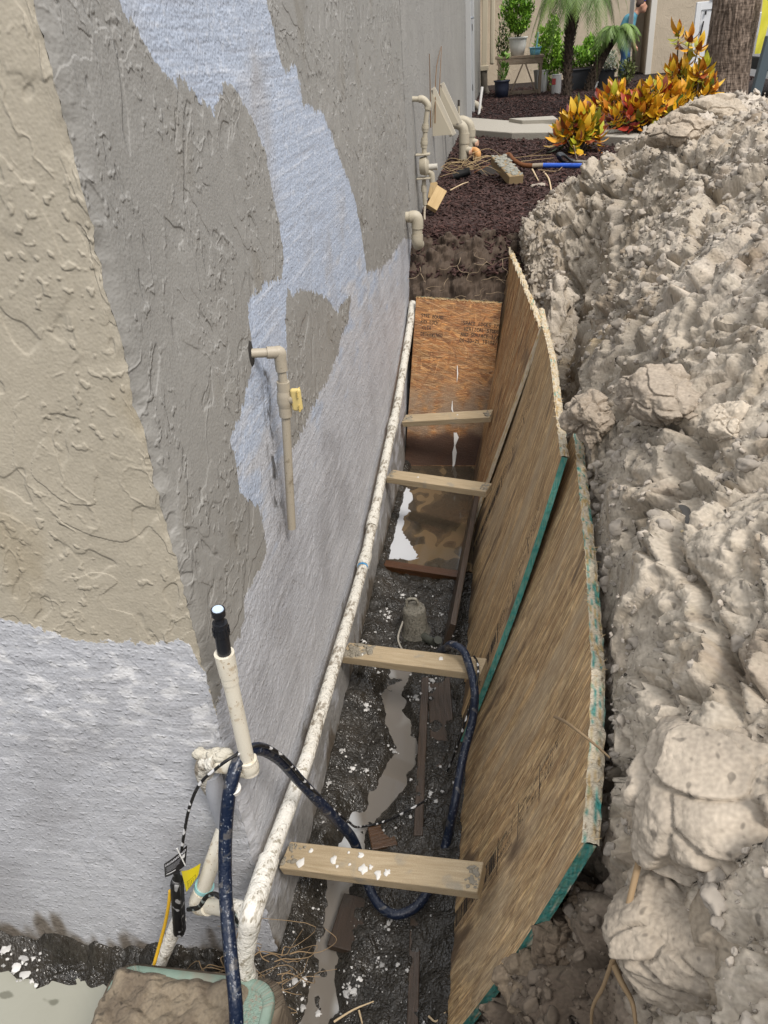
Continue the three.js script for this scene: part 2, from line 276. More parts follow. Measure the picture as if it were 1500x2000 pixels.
const longBump = bump(2048, 2048, (u, v) => {
  const z = CORNER - u * WS, y = W0 + v * WS, c = coatedLong(z, y), s = stucco(z, y);
  if (!c) return s * 0.72 + 0.02 + grain(z, y) * 0.6;
  return s * 0.24 + 0.25 + n2(z * 150, y * 160) * 0.13 + n2(z * 60, y * 70) * 0.1 + smooth(0.25, 0.5, n2(z * 85, y * 85)) * 0.12 + fbm(z * 3 + n2(z * 2, y * 5) * 0.6, y * 46, 4) * 0.14;
}, 1, true);
const endColor = texture(1024, 2048, (u, v, o) => {
  const x = -2.1 * (1 - u), y = W0 - 0.15 + v * 4.35;
  if (coatedEnd(x, y)) {
    coatTone(x + 9, y * 1.3, o); const ridge = smooth(0.12, 0.5, fbm(x * 12 + n2(x * 30, y * 30) * 0.5, y * 24 + n2(x * 6, y * 6), 4) + smooth(-0.42, -0.2, y) * smooth(0.06, -0.2, y) * 0.22) * smooth(-0.75, -0.1, y + n2(x * 3, y * 3) * 0.3);
    for (let k = 0; k < 3; k++) o[k] = mix(o[k], 228, ridge * 0.75);
  } else paintTone(SAND, x + 9, y, o);
  const d = drips(x + 30, y + 0.02); if (y < -0.8) for (let k = 0; k < 3; k++) o[k] = mix(o[k], DIRT[k] + n2(x * 70, y * 70) * 26, d * 0.8);
}, 1, true);
const endBump = bump(1024, 2048, (u, v) => {
  const x = -2.1 * (1 - u), y = W0 - 0.15 + v * 4.35, s = stucco(x + 9, y);
  if (!coatedEnd(x, y)) return s * 0.6 + 0.08 + grain(x, y) * 0.5;
  const crust = smooth(-0.75, -0.2, y + n2(x * 3, y * 3) * 0.3) * smooth(0.1, -0.1, y); return s * 0.2 + 0.3 + n2(x * 140, y * 160) * 0.1 + n2(x * 55, y * 66) * 0.06 + smooth(0.2, 0.5, n2(x * 80, y * 84)) * 0.2 + fbm(x * 7, y * 19, 4) * 0.28 * (0.3 + crust);
}, 1, true);
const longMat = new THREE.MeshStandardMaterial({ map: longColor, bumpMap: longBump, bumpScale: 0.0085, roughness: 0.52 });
const endMat = new THREE.MeshStandardMaterial({ map: endColor, bumpMap: endBump, bumpScale: 0.0085, roughness: 0.6 });
const farColor = texture(1024, 1024, (() => { const f = tiled((u, v) => fbm(u * 4, v * 4, 4)), g = tiled((u, v) => n2(u * 260, v * 260)); return (u, v, o) => { const t = 1 + f(u, v) * 0.07, w = g(u, v) * 9; o[0] = TAUPE[0] * t + w; o[1] = TAUPE[1] * t + w; o[2] = TAUPE[2] * t + w; }; })(), 2);
const farBump = bump(1024, 1024, tiled((u, v) => stucco(u * 2 + 20, v * 2) * 0.55 + 0.1 + grain(u * 2, v * 2) * 0.55), 2);
const farMat = new THREE.MeshStandardMaterial({ map: farColor, bumpMap: farBump, bumpScale: 0.011, roughness: 0.75 });

const building = thing('stucco_building', 'grey taupe stucco building with silvery waterproofing brushed along its base', 'building', [-0.4, -1.45, CORNER]);
const cornerX = (y) => n2(y * 9, 3.3) * 0.01 + n2(y * 31, 8) * 0.009 + n2(y * 70, 8) * 0.004, cornerZ = (y) => n2(y * 11, 51) * 0.01 + n2(y * 37, 20) * 0.01 + n2(y * 80, 4) * 0.004;
{
  const near = sheet(360, 340, (a, b) => {
    const s = a * WS, z = CORNER - s, y = W0 + b * WS, e = smooth(0, 0.035, s), c = coatedLong(z, y) ? 0.55 : 1;
    return [-0.014 * (1 - e) + cornerX(y) * (1 - e) + e * (stucco(z, y) * 0.004 * c + n2(z * 1.3, y * 1.1) * 0.006 - 0.002), y, z + cornerZ(y) * (1 - e), a, b];
  });
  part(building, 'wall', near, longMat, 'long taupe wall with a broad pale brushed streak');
  const end = sheet(170, 340, (a, b) => {
    const x = -2.1 * a, y = W0 - 0.15 + b * 4.35, e = smooth(0, 0.035, -x);
    return [x - 0.014 * (1 - e) + cornerX(y) * (1 - e), y, CORNER + cornerZ(y) * (1 - e) + e * (stucco(x + 9, y) * 0.004 + n2(x * 1.4, y) * 0.006), 1 - a, b];
  }, { flip: true });
  part(building, 'end_wall', end, endMat, 'beige end wall with whitish coating on its lower half');
  part(building, 'wall', sheet(60, 14, (a, b) => { const z = mix(CORNER - WS, -18.3, a), y = mix(-0.6, 2.75, b); return [0, y, z, -z, y]; }), farMat);
  part(building, 'end_wall', sheet(2, 2, (a, b) => [mix(-2.1, -8, a), mix(-1.6, 2.75, b), CORNER, mix(-2.1, -8, a), b * 4], { flip: true }), farMat);
  part(building, 'unseen_core', box(-4.05, 0.55, -9.8, 8, 4.3, 16.9, 0.01), matte(0x8d867b));  // unseen solid block inside the building, added to stop light passing through
  part(building, 'roof', box(-4.1, 2.85, -9.78, 8.1, 0.16, 17.1, 0.01), matte(0x8a8a86));
}
// grey side door far along the wall
{
  const doorMat = matte(0xa4a8ad, 0.5), frameMat = matte(0xb0b1b0, 0.55), rust = matte(0x7a4a30, 0.9);
  const d = part(building, 'door', box(0.012, 1.13, -13.35, 0.05, 2.06, 0.9, 0.004), doorMat);
  part(d, 'handle', join([tube([[0.03, 1.36, -12.98], [0.1, 1.36, -12.98]], 0.014), tube([[0.1, 1.36, -12.99], [0.1, 1.36, -12.83]], 0.012), box(0.042, 1.4, -12.98, 0.012, 0.26, 0.045)]), matte(0xb9bfc9, 0.3, { metalness: 0.8 }));
  for (const y of [0.45, 1.25]) part(d, 'hinge', box(0.045, y, -13.83, 0.02, 0.1, 0.03), rust);
  part(building, 'door_frame', join([box(0.03, 1.13, -12.86, 0.085, 2.1, 0.07), box(0.03, 1.13, -13.85, 0.085, 2.1, 0.07), box(0.03, 2.2, -13.35, 0.085, 0.07, 1.06)]), frameMat);
}

// ---------------------------------------------------------------- ground, trench and spoil heap
const soilBump = bump(1024, 1024, tiled((u, v) => { const c = lumps(u * 38, v * 38) * 0.45 + lumps(u * 90 + 5, v * 90) * 0.3 + fbm(u * 160, v * 160, 2) * 0.15; return c + 0.1; }), 0.8);
const soilTint = texture(1024, 1024, (() => { const f = tiled((u, v) => fbm(u * 7, v * 7, 5)), g = tiled((u, v) => n2(u * 150, v * 150)), l = tiled((u, v) => smooth(0.36, 0.5, n2(u * 60 + 9, v * 60))); return (u, v, o) => { const t = 232 + f(u, v) * 30 + g(u, v) * 30 - l(u, v) * 60; o[0] = t; o[1] = t * 0.985; o[2] = t * 0.965; }; })(), 1.1);
const soilMat = new THREE.MeshStandardMaterial({ vertexColors: true, map: soilTint, bumpMap: soilBump, bumpScale: 0.0035, roughness: 0.97 });
const darkSoilMat = new THREE.MeshStandardMaterial({ color: 0x564a40, map: soilTint, bumpMap: soilBump, bumpScale: 0.006, roughness: 0.95 });
const mulchMat = new THREE.MeshStandardMaterial({ color: 0x241715, roughness: 0.95, bumpMap: soilBump, bumpScale: 0.03 });
{
  const xs = [-90, -50, -30, -16, -8.2], zs = [60, 30, 14, 6, 3];
  for (let x = -3; x <= 9.01; x += 0.25) xs.push(x); xs.push(11, 14, 20, 32, 60, 120);
  for (let z = 1.5; z >= -24.1; z -= 0.25) zs.push(z); zs.push(-28, -36, -60, -120, -300);
  const g = sheet(xs.length - 1, zs.length - 1, (a, b) => { const x = xs[Math.round(a * (xs.length - 1))], z = zs[Math.round(b * (zs.length - 1))]; return [x, groundHeight(z) + n2(x * 0.9, z * 0.9) * 0.025 * (z < -5.5 ? 1 : 0), z, x, z]; },
    { keep: (i, j) => { const x = (xs[i] + xs[i + 1]) / 2, z = (zs[j] + zs[j + 1]) / 2; return !(x > -3 && x < 1.5 && z < 1.5 && z > -5.75) && !(x > -8 && x < 0 && z < -1.2 && z > -18.2); } });
  setting('ground', g, mulchMat, 'dark brown mulched garden ground');
}
// the floor of the trench, with a runnel that the milky water follows
const runnel = [[0.13,-1.32,-1.032],[0.139,-1.32,-1.145],[0.125,-1.32,-1.282],[0.112,-1.32,-1.452],[0.134,-1.32,-1.667],[0.174,-1.32,-1.822],[0.253,-1.32,-1.957],[0.291,-1.32,-2.152],[0.231,-1.32,-2.286],[0.184,-1.32,-2.465],[0.208,-1.32,-2.649]];
function runnelDistance(x, z) { let best = 9; for (let i = 0; i + 1 < runnel.length; i++) { const [ax, , az] = runnel[i], [bx, , bz] = runnel[i + 1], dx = bx - ax, dz = bz - az, t = clamp(((x - ax) * dx + (z - az) * dz) / (dx * dx + dz * dz)); best = Math.min(best, Math.hypot(x - ax - dx * t, z - az - dz * t)); } return best; }
function floorHeight(x, z) {
  const pool = smooth(-3.28, -3.42, z), side = smooth(0.02, -0.16, x) * smooth(-1.4, -1.2, z);
  let y = -1.312 + fbm(x * 3.2, z * 3.2, 3) * 0.018 + lumps(x * 13 + fbm(x * 5, z * 5, 2), z * 13) * 0.02 + lumps(x * 34, z * 34 + n2(x * 9, z * 9)) * 0.011 + smooth(0.1, 0.16, n2(x * 9 + 4, z * 5)) * 0.008 + n2(x * 70, z * 70) * 0.003;
  y += smooth(0.16, 0.0, x) * 0.035 * smooth(-1.0, -1.3, z) + smooth(0.38, 0.55, x) * 0.03;
  const d = runnelDistance(x, z) + n2(x * 16, z * 16) * 0.02; y -= 0.05 * smooth(0.09, 0.025, d) * (1 - pool);
  y = mix(y, -1.37 + fbm(x * 6, z * 6, 2) * 0.02, pool * smooth(0.02, 0.09, x));
  y -= side * (0.16 + n2(x * 4, z * 4) * 0.05);
  y += smooth(-0.62, -0.2, x) * side * 0.12 * (1 + n2(x * 20, z * 20)) + smooth(-1.13, -1.25, z) * side * 0.1 * smooth(-0.2, -0.5, x) * (0.7 + n2(x * 18, z * 9)) ;
  y += smooth(-0.95, -1.2, x) * side * 0.16 * (0.8 + n2(x * 9, z * 9));
  return y;
}
const mudColor = texture(1024, 1024, (() => { const f = tiled((u, v) => fbm(u * 8, v * 8, 5)), g = tiled((u, v) => n2(u * 110, v * 110)); return (u, v, o) => { const t = f(u, v), w = g(u, v) * 14; o[0] = 50 + t * 24 + w; o[1] = 47 + t * 22 + w; o[2] = 42 + t * 20 + w; }; })(), 1);
const mudRough = texture(512, 512, (() => { const f = tiled((u, v) => fbm(u * 9, v * 9, 4)); return (u, v, o) => { o[0] = o[1] = o[2] = 66 + f(u, v) * 210; }; })(), 0.7); mudRough.colorSpace = THREE.NoColorSpace;
const mudMat = new THREE.MeshStandardMaterial({ map: mudColor, roughnessMap: mudRough, roughness: 0.85, bumpMap: soilBump, bumpScale: 0.009 });
{
  const fx = (a) => a < 0.25 ? mix(-2.6, -0.7, a / 0.25) : mix(-0.7, 1.0, (a - 0.25) / 0.75), fz = (b) => mix(0.9, -5.1, b);
  const nu = 180, nv = 430;
  setting('trench_floor', sheet(nu, nv, (a, b) => { const x = fx(a), z = fz(b); return [x, floorHeight(x, z), z, x, z]; },
    { keep: (i, j) => !(fx((i + 0.5) / nu) < -0.06 && fz((j + 0.5) / nv) < -1.45) }), mudMat, 'wet dark grey mud on the trench floor');
}
// spoil heap: a smooth surface through surveyed points, broken up by clods
const heapPoints = [
  ...[[1.407,0.272,-6.2]], ...[[1.655,0.49,-5.9]], ...[[1.759,0.63,-5.5]], ...[[1.809,0.684,-5.2]], ...[[1.885,0.648,-4.9]], ...[[2.01,0.681,-4.8]],
  ...[[1.001,0.12,-5.178]], ...[[1.147,0.12,-5.941]], ...[[0.783,0,-5.196]], ...[[1.469,0.33,-4.395]], ...[[1.559,0.52,-3.309]], ...[[1.24,0.18,-4.547]], ...[[0.973,0,-4.527]], ...[[1.577,0.56,-4.457]], ...[[1.686,0.62,-3.917]],
  ...[[1.04,0,-3.593]], ...[[1.244,0.25,-2.91]], ...[[1.361,0.45,-2.243]], ...[[1.048,-0.55,-4.711],[1.038,-0.55,-4.246],[1.085,-0.55,-4.531]], ...[[1.118,0.05,-2.924]], ...[[1.007,0,-2.517]], ...[[1.147,0.15,-2.223]], ...[[1.276,0.33,-1.82]],
  ...[[0.965,-0.05,-1.955]], ...[[1.097,0.1,-1.715]], ...[[1.204,0.25,-1.475]], ...[[0.92,-0.07,-1.418]], ...[[1.028,0.06,-1.276]], ...[[1.133,0.18,-1.144]],
  ...[[0.905,-0.13,-1.123]], ...[[0.981,0.04,-0.983]], ...[[1.084,0.13,-0.914]], ...[[0.917,-0.38,-1.039]], ...[[0.988,-0.04,-0.82]], ...[[1.058,0.06,-0.76]],
  ...[[0.764,-0.65,-0.952]], ...[[0.892,-0.36,-0.814]], ...[[1.004,-0.08,-0.679]], ...[[0.662,-0.88,-0.965]], ...[[1.025,0.02,-0.577]],
  [2.3, 0.72, -4], [2.1, 0.75, -2.6], [1.8, 0.6, -1.3], [1.6, 0.42, -0.3], [1.5, 0.2, 0.5], [1.0, -0.2, 0.3], [0.62, -0.9, -0.2], [3, 0.45, -4], [3.7, -0.05, -4], [3.2, 0, -1.5], [2.7, 0, 0], [3.6, -0.05, -6], [2.8, 0.1, -6.3], [2.3, 0.05, -7.2], [1.9, 0.12, -6.7], [1.5, -0.02, -7.2], [1.1, -0.05, -6.6], [0.85, -0.05, -5.9], [0.7, -0.04, -5.4], [3.8, -0.1, -7.6], [3.8, -0.1, 0.4],
  ...[-1.3, -1.8, -2.4, -3, -3.6, -4.2, -4.8].flatMap((z) => [[0.93, -0.3, z], [0.84, -0.62, z], [0.66, -1.2, z]]),
];
const heapBase = (() => {                                    // thin plate spline
  const n = heapPoints.length, N = n + 3, A = Array.from({ length: N }, () => new Float64Array(N + 1)), U = (r2) => r2 > 1e-9 ? r2 * Math.log(r2) : 0;
  for (let i = 0; i < n; i++) { const [x, y, z] = heapPoints[i]; for (let j = 0; j < n; j++) { const [a, , c] = heapPoints[j]; A[i][j] = U((x - a) ** 2 + (z - c) ** 2); } A[i][i] += 0.004; A[i][n] = A[n][i] = 1; A[i][n + 1] = A[n + 1][i] = x; A[i][n + 2] = A[n + 2][i] = z; A[i][N] = y; }
  for (let c = 0; c < N; c++) { let p = c; for (let r = c + 1; r < N; r++) if (Math.abs(A[r][c]) > Math.abs(A[p][c])) p = r; const t = A[c]; A[c] = A[p]; A[p] = t; for (let r = 0; r < N; r++) if (r !== c) { const f = A[r][c] / A[c][c]; if (f) for (let k = c; k <= N; k++) A[r][k] -= f * A[c][k]; } }
  const w = A.map((r, i) => r[N] / r[i]);
  return (x, z) => { let s = w[n] + w[n + 1] * x + w[n + 2] * z; for (let i = 0; i < n; i++) s += w[i] * U((x - heapPoints[i][0]) ** 2 + (z - heapPoints[i][2]) ** 2); return s; };
})();
function boardX(y, z) { const t = clamp((y + 1.36) / 1.2), top = z > -1.42 ? mix(0.83, 0.89, clamp((-0.92 - z) / 0.5)) : z > -4.2 ? 0.92 : mix(0.9, 0.7, clamp((-4.2 - z) / 1.2)); return mix(0.5, top, t) + 0.018 * Math.sin(t * Math.PI) + 0.035; }
function heapClamp(p) { if (p[2] < -0.9 && p[2] > -5.5 && p[1] < -0.08) { const b = boardX(p[1], p[2]) + 0.012; if (p[0] < b) p[0] = b; } else if (p[2] < -0.95 && p[2] > -5.5) { const b = boardX(-0.1, p[2]) + 0.006 + n2(p[2] * 6, p[1] * 6) * 0.02; if (p[0] < b) p[0] = b; } return p; }
function heapRelief(x, y, z) {
  const w1 = n3(x * 3 + 5, y * 3, z * 3) * 0.12 + n3(x * 9, y * 9, z * 9) * 0.04, w2 = n3(x * 3, y * 3 + 9, z * 3) * 0.12 + n3(x * 9, y * 9, z * 9 + 4) * 0.04, w3 = n3(x * 26, y * 26, z * 26) * 0.012, px = x + w1 + w3, py = y + w2 - w3, pz = z - w1 + w2;
  const rough = smooth(-0.3, 0.35, fbm(x * 1.3 + 20, z * 1.3, 3)), crumbly = smooth(-0.1, 0.4, fbm(x * 2.7 + 70, z * 2.7, 3));
  return (plates(px * 2.5, py * 2.5, pz * 2.5) - 0.5) * 0.075 + (plates(px * 5.8 + 4, py * 5.8, pz * 5.8) - 0.5) * 0.06 * (0.45 + 0.55 * rough) + (plates(px * 13, py * 13 + 3, pz * 13) - 0.5) * 0.032 * (0.4 + 0.6 * crumbly) + (plates(px * 29, py * 29 + 3, pz * 29) - 0.5) * 0.013 * (0.5 + 0.5 * rough) + (lumps3(x * 30, y * 30, z * 30) - 0.25) * 0.012 * crumbly
    + (lumps3(x * 62, y * 62, z * 62) - 0.25) * 0.01 * (0.4 + 0.6 * crumbly) + n3(x * 40, y * 40, z * 40) * 0.005 + n3(x * 95, y * 95, z * 95) * 0.004 + n3(x * 190, y * 190, z * 190) * 0.0012;
}
const heapX = (a) => 0.6 + 3.3 * Math.pow(a, 1.7), heapZ = (b) => 0.4 - 8.1 * Math.pow(b, 1.3);
function heapPoint(x, z) {
  const e = 0.03, y = heapBase(x, z) - 0.55 * Math.exp(-(((x - 0.985) / 0.06) ** 2) - ((z + 3.55) / 0.38) ** 2), nx = -(heapBase(x + e, z) - y) / e, nz = -(heapBase(x, z + e) - y) / e, l = Math.hypot(nx, 1, nz), d = heapRelief(x, y, z);
  return heapClamp([x + nx / l * d, y + d / l, z + nz / l * d]);
}
const HEAP = [rgb(0xbab2a5), rgb(0x8c7f70), rgb(0xd2cbc1)];
{
  const nu = 420, nv = 860;
  const g = sheet(nu, nv, (a, b) => {
    const x = heapX(a), z = heapZ(b), p = heapPoint(x, z);
    const t = fbm(x * 1.3 + 4, z * 1.3, 4), w = smooth(0.12, 0.5, fbm(x * 3 + 30, z * 3, 4)), y2 = smooth(0.4, 0.62, fbm(x * 2.4 + 60, z * 2.4, 3));
    let c = mix3(HEAP[0], HEAP[2], smooth(-0.1, 0.45, t)); c = mix3(c, HEAP[1], w * 0.8); c = mix3(c, rgb(0x9c8d78), smooth(0.1, 0.4, fbm(x * 11, z * 11 + p[1] * 8, 3)) * 0.45); c = mix3(c, rgb(0xb59a6a), y2 * 0.5);
    const fresh = smooth(-1.25, -0.8, z) * smooth(-0.12, -0.36, p[1] + n2(x * 8, z * 8) * 0.12); c = mix3(c, rgb(0x62564a), fresh * 0.9);   // damp subsoil at the cut end
    return [...p, p[0] * 0.89 + p[1] * 0.35 + p[2] * 0.28, p[1] * 0.62 - p[2] * 0.78, ...lin3(c)];
  }, { flip: false, color: true });
  setting('spoil_heap', g, soilMat, 'long heap of pale sandy excavated soil');
}
// bank of dark soil under the mulch at the end of the trench, and the far sides of the dig
{
  const bank = sheet(110, 90, (a, b) => {
    const x = mix(-0.02, 1.25, a), prof = [[-6.0, 0.006], [-5.75, 0.012], [-5.5, -0.02], [-5.33, -0.1], [-5.2, -0.26], [-5.1, -0.42], [-5.02, -0.7], [-4.75, -1.4]], k = Math.min(prof.length - 2, Math.floor(b * (prof.length - 1))), f = b * (prof.length - 1) - k, m = smooth(0.05, 0.35, b);
    const z = mix(prof[k][0], prof[k + 1][0], f) + (n2(x * 4, b * 3) * 0.1 + n2(x * 13, b * 6) * 0.04) * m * (1 - smooth(0.7, 0.9, b)), y = mix(prof[k][1], prof[k + 1][1], f) + groundHeight(z) * (1 - m), d = ((lumps3(x * 9, y * 9, z * 9) - 0.2) * 0.06 + (lumps3(x * 24, y * 24, z * 24) - 0.2) * 0.03 + n3(x * 60, y * 60, z * 60) * 0.004) * m * (1 - smooth(0.66, 0.72, b) * 0.9);
    return [x, y + d * 0.7, z + d * 0.7, x, y * 0.8 + z * 0.8];
  }, { flip: true });
  setting('trench_bank', bank, darkSoilMat, 'dark crumbly soil bank below the mulch');
  setting('trench_bank', sheet(40, 12, (a, b) => { const x = mix(-3, 1.6, a), y = mix(-1.5, 0.02, b); return [x, y + n2(x * 3, b * 5) * 0.03, 0.55 + b * 0.9 + n2(x * 4, b * 4) * 0.08, x, y]; }, { flip: true }), darkSoilMat, 'sloping soil bank at the near end of the dig');
  setting('trench_bank', sheet(30, 10, (a, b) => { const z = mix(-1.4, 1.5, a), y = mix(-1.55, 0.02, b); return [-2.5 - b * 0.5 + n2(z * 3, b * 4) * 0.06, y, z, z, y]; }, { flip: false }), darkSoilMat, 'soil bank beside the end wall of the building');
}

// ---------------------------------------------------------------- strand board shoring
function strandCanvas(seed, tones, main, spread, background) {        // pressed wood strands, 1.22 m square
  const S = 1024, c = document.createElement('canvas'); c.width = c.height = S; const x = c.getContext('2d'), r = random(seed);
  x.fillStyle = background; x.fillRect(0, 0, S, S);
  for (let i = 0; i < 5200; i++) {
    const t = tones[Math.floor(r() * tones.length)], k = 0.8 + r() * 0.4, L = 40 + r() * 90, w = 5 + r() * 17;
    x.save(); x.translate(r() * S, r() * S); x.rotate(main + (r() - 0.5) * spread * (r() < 0.2 ? 3 : 1)); x.globalAlpha = 0.55;
    x.fillStyle = `rgb(${t[0] * k | 0},${t[1] * k | 0},${t[2] * k | 0})`; x.beginPath(); x.moveTo(-L / 2, -w / 2 + r() * 4); x.lineTo(L / 2 - r() * 14, -w / 2); x.lineTo(L / 2, w / 2 - r() * 5); x.lineTo(-L / 2 + r() * 14, w / 2); x.fill();
    for (let q = 0; q < 4; q++) { const yy = (r() - 0.5) * w; x.globalAlpha = 0.16 + r() * 0.2; x.strokeStyle = r() < 0.6 ? 'rgb(60,38,20)' : 'rgb(226,200,160)'; x.lineWidth = 0.7 + r(); x.beginPath(); x.moveTo(-L / 2, yy); x.lineTo(L / 2 - r() * 20, yy + (r() - 0.5) * 3); x.stroke(); }
    x.restore();
  }
  for (let i = 0; i < 9000; i++) { const L = 20 + r() * 90; x.save(); x.translate(r() * S, r() * S); x.rotate(main + (r() - 0.5) * spread * 0.5); x.globalAlpha = 0.12 + r() * 0.3; x.fillStyle = r() < 0.62 ? 'rgb(70,48,28)' : 'rgb(232,208,168)'; x.fillRect(-L / 2, 0, L, 0.8 + r() * 1.3); x.restore(); }
  return { c, x, S };
}
function canvasMaps({ c, x, S }, shade, size) {                        // shade(u, v, pixel) may stain a pixel; returns colour and relief
  const d = x.getImageData(0, 0, S, S).data, p = [0, 0, 0], lum = new Float32Array(S * S);
  for (let i = 0; i < S * S; i++) lum[i] = (d[i * 4] + d[i * 4 + 1] + d[i * 4 + 2]) / 765;
  const map = texture(S, S, (u, v, o) => { const k = (Math.floor((1 - v) * S) * S + Math.floor(u * S)) * 4; p[0] = d[k]; p[1] = d[k + 1]; p[2] = d[k + 2]; shade(u, v, p); o[0] = p[0]; o[1] = p[1]; o[2] = p[2]; }, size);
  const rel = bump(S, S, (u, v) => lum[Math.floor((1 - v) * S) * S + Math.floor(u * S)], size); return { map, rel };
}
const TAN = [[206, 172, 122], [188, 154, 108], [220, 190, 142], [170, 136, 94], [196, 168, 126]], AMBER = [[168, 112, 60], [150, 94, 48], [184, 130, 74], [120, 74, 40], [160, 116, 70]];
function inkRow(x, px, py, h, n, r) {                                   // a worn row of printing that cannot be read any more
  x.fillStyle = 'rgb(24,18,14)'; let q = px;
  for (let i = 0; i < n; i++) { const w = h * (0.35 + r() * 0.4); if (r() < 0.82) { x.fillRect(q, py, Math.max(1.5, w * 0.22), h); if (r() < 0.7) x.fillRect(q, py + (r() < 0.5 ? 0 : h * 0.45), w, h * 0.14); if (r() < 0.5) x.fillRect(q + w * 0.7, py, w * 0.2, h); } q += w + h * 0.3; }
}
const side1 = strandCanvas(11, TAN, Math.PI / 2, 0.16, '#8d6f4a'), side2 = strandCanvas(12, TAN.concat(AMBER), Math.PI / 2, 0.16, '#7d5f3e');
{
  const { x } = side1, r = random(4);                                   // a barcode and rows of worn print up the board
  x.save(); x.translate(560, 960); x.rotate(-Math.PI / 2 + 0.06); x.fillStyle = 'rgb(22,18,16)';
  for (let q = 0; q < 330; q += 4 + r() * 5) x.fillRect(q, 0, 3 + r() * 3, 50);
  for (let k = 0; k < 3; k++) x.fillRect(345 + k * 145, -34, 4, 110);
  for (const q of [350, 500, 640]) { inkRow(x, q, 0, 20, 7, r); inkRow(x, q, 27, 15, 9, r); inkRow(x, q + 6, 48, 11, 12, r); } inkRow(x, 0, -18, 9, 60, r); inkRow(x, 0, 46, 8, 60, r); x.restore();
}
const weather = (seed, grey) => (u, v, p) => {
  const g = smooth(0, 0.5, fbm(u * 5 + seed, v * 1.6, 4) + 0.08) * grey, m = smooth(0.25, 0.55, fbm(u * 7 + seed * 2, v * 3, 4) + Math.max(0, 0.26 - v + n2(u * 6 + seed, v * 3) * 0.06) * 2.4), f = n2(u * 210, v * 26 + seed) * 22 + n2(u * 420 + seed, v * 60) * 12;
  for (let k = 0; k < 3; k++) { p[k] = mix(p[k], [172, 156, 132][k], g) + f; p[k] = mix(p[k], [92, 74, 56][k] + f * 0.5, m * 0.8); }
};
const sideMaps1 = canvasMaps(side1, weather(3, 0.5), 1.22), sideMaps2 = canvasMaps(side2, weather(8, 0.25), 1.22);
const sideMat1 = new THREE.MeshStandardMaterial({ map: sideMaps1.map, bumpMap: sideMaps1.rel, bumpScale: 0.0045, roughness: 0.82 });
const sideMat2 = new THREE.MeshStandardMaterial({ map: sideMaps2.map, bumpMap: sideMaps2.rel, bumpScale: 0.0045, roughness: 0.8 });
const edgeMat = new THREE.MeshStandardMaterial({ vertexColors: true, roughness: 0.92, bumpMap: soilBump, bumpScale: 0.012 });
const greenMat = new THREE.MeshStandardMaterial({ vertexColors: true, roughness: 0.6, bumpMap: soilBump, bumpScale: 0.004 });
const strawMat = matte(0xcdb48a, 0.95);
// front(a, b): a runs along the board from its near end, b up it; out is the direction of its thickness
function strandBoard(label, base, front, out, thick, mat, { topPaint = 0.5, nearPaint = 0.9, frayed = 0.01, seed = 1, length = 1.6 } = {}) {
  const t = thing('strand_board', label, 'board', base, 'strand boards shoring the trench');
  const fray = (a, b) => b > 0.995 ? n2(a * 30 + seed * 9, seed) * frayed * 1.6 + n2(a * 90, seed * 3) * frayed : 0;
  const P = (a, b, k) => { const p = front(a, b), f = fray(a, b); return [p[0] + out[0] * k, p[1] + out[1] * k + f, p[2] + out[2] * k]; };
  const nu = 130, nv = 60, fn = (k) => (a, b) => [...P(a, b, k), a * length + seed * 0.31, b * 1.22];
  part(t, 'panel', join([sheet(nu, nv, fn(0), { flip: false }), sheet(nu, 30, fn(thick), { flip: true })]), mat);
  const paint = (p, q, amount) => { const g = smooth(0.5 - amount, 0.62 - amount, n2(p * 7, q * 30 + seed) * 0.5 + n2(p * 31, q * 70) * 0.35 + 0.3), c = mix3(rgb(0xc9bda6), rgb(0xb79a68), smooth(0, 0.4, n2(p * 22, seed + q * 9))); return lin3(mix3(c, rgb(0x2b8680), g * (0.6 + 0.4 * smooth(-0.2, 0.3, n2(p * 60, q * 60))))); };
  part(t, 'edge', sheet(220, 6, (a, b) => { const p = P(a, 1, b * thick), w = Math.sin(b * Math.PI); const d = n2(a * 80 * length, b * 3 + seed) * 0.005 + n2(a * 190 * length, b * 8) * 0.005; return [p[0] + (b - 0.5) * 0.01 * (1 + n2(a * 50, seed)), p[1] + w * 0.006 + d, p[2], a * length, b * thick, ...paint(a * length, b, topPaint)]; }, { color: true }), edgeMat);
  part(t, 'edge', sheet(6, 90, (a, b) => { const p = P(0, b, a * thick); return [p[0], p[1], p[2] + n2(b * 40, a * 3) * 0.003, a * thick, b * 1.22, ...paint(b * 1.22 + 5, a, nearPaint)]; }, { color: true, flip: true }), greenMat);
  part(t, 'edge', sheet(2, 20, (a, b) => { const p = P(1, b, a * thick); return [...p, a * thick, b * 1.22, ...paint(b * 1.22 + 8, a, nearPaint)]; }, { color: true }), greenMat);
  const r = random(seed * 31 + 5), spl = [];
  for (let i = 0; i < 260; i++) { const a = r(), p = P(a, 1, r() * thick); if (n2(a * 9, seed * 4) < -0.05) continue; const L = 0.006 + r() * 0.018, th = r() * TAU, e = (r() - 0.2) * 0.9; spl.push(tube([p, [p[0] + Math.cos(th) * L, p[1] + e * L, p[2] + Math.sin(th) * L]], [0.0016, 0.0006], { sides: 3, caps: false })); }
  const s = part(t, 'splinters', join(spl), strawMat); s.userData.kind = 'stuff';
  return t;
}
const out = [Math.cos(0.31), -Math.sin(0.31), 0];
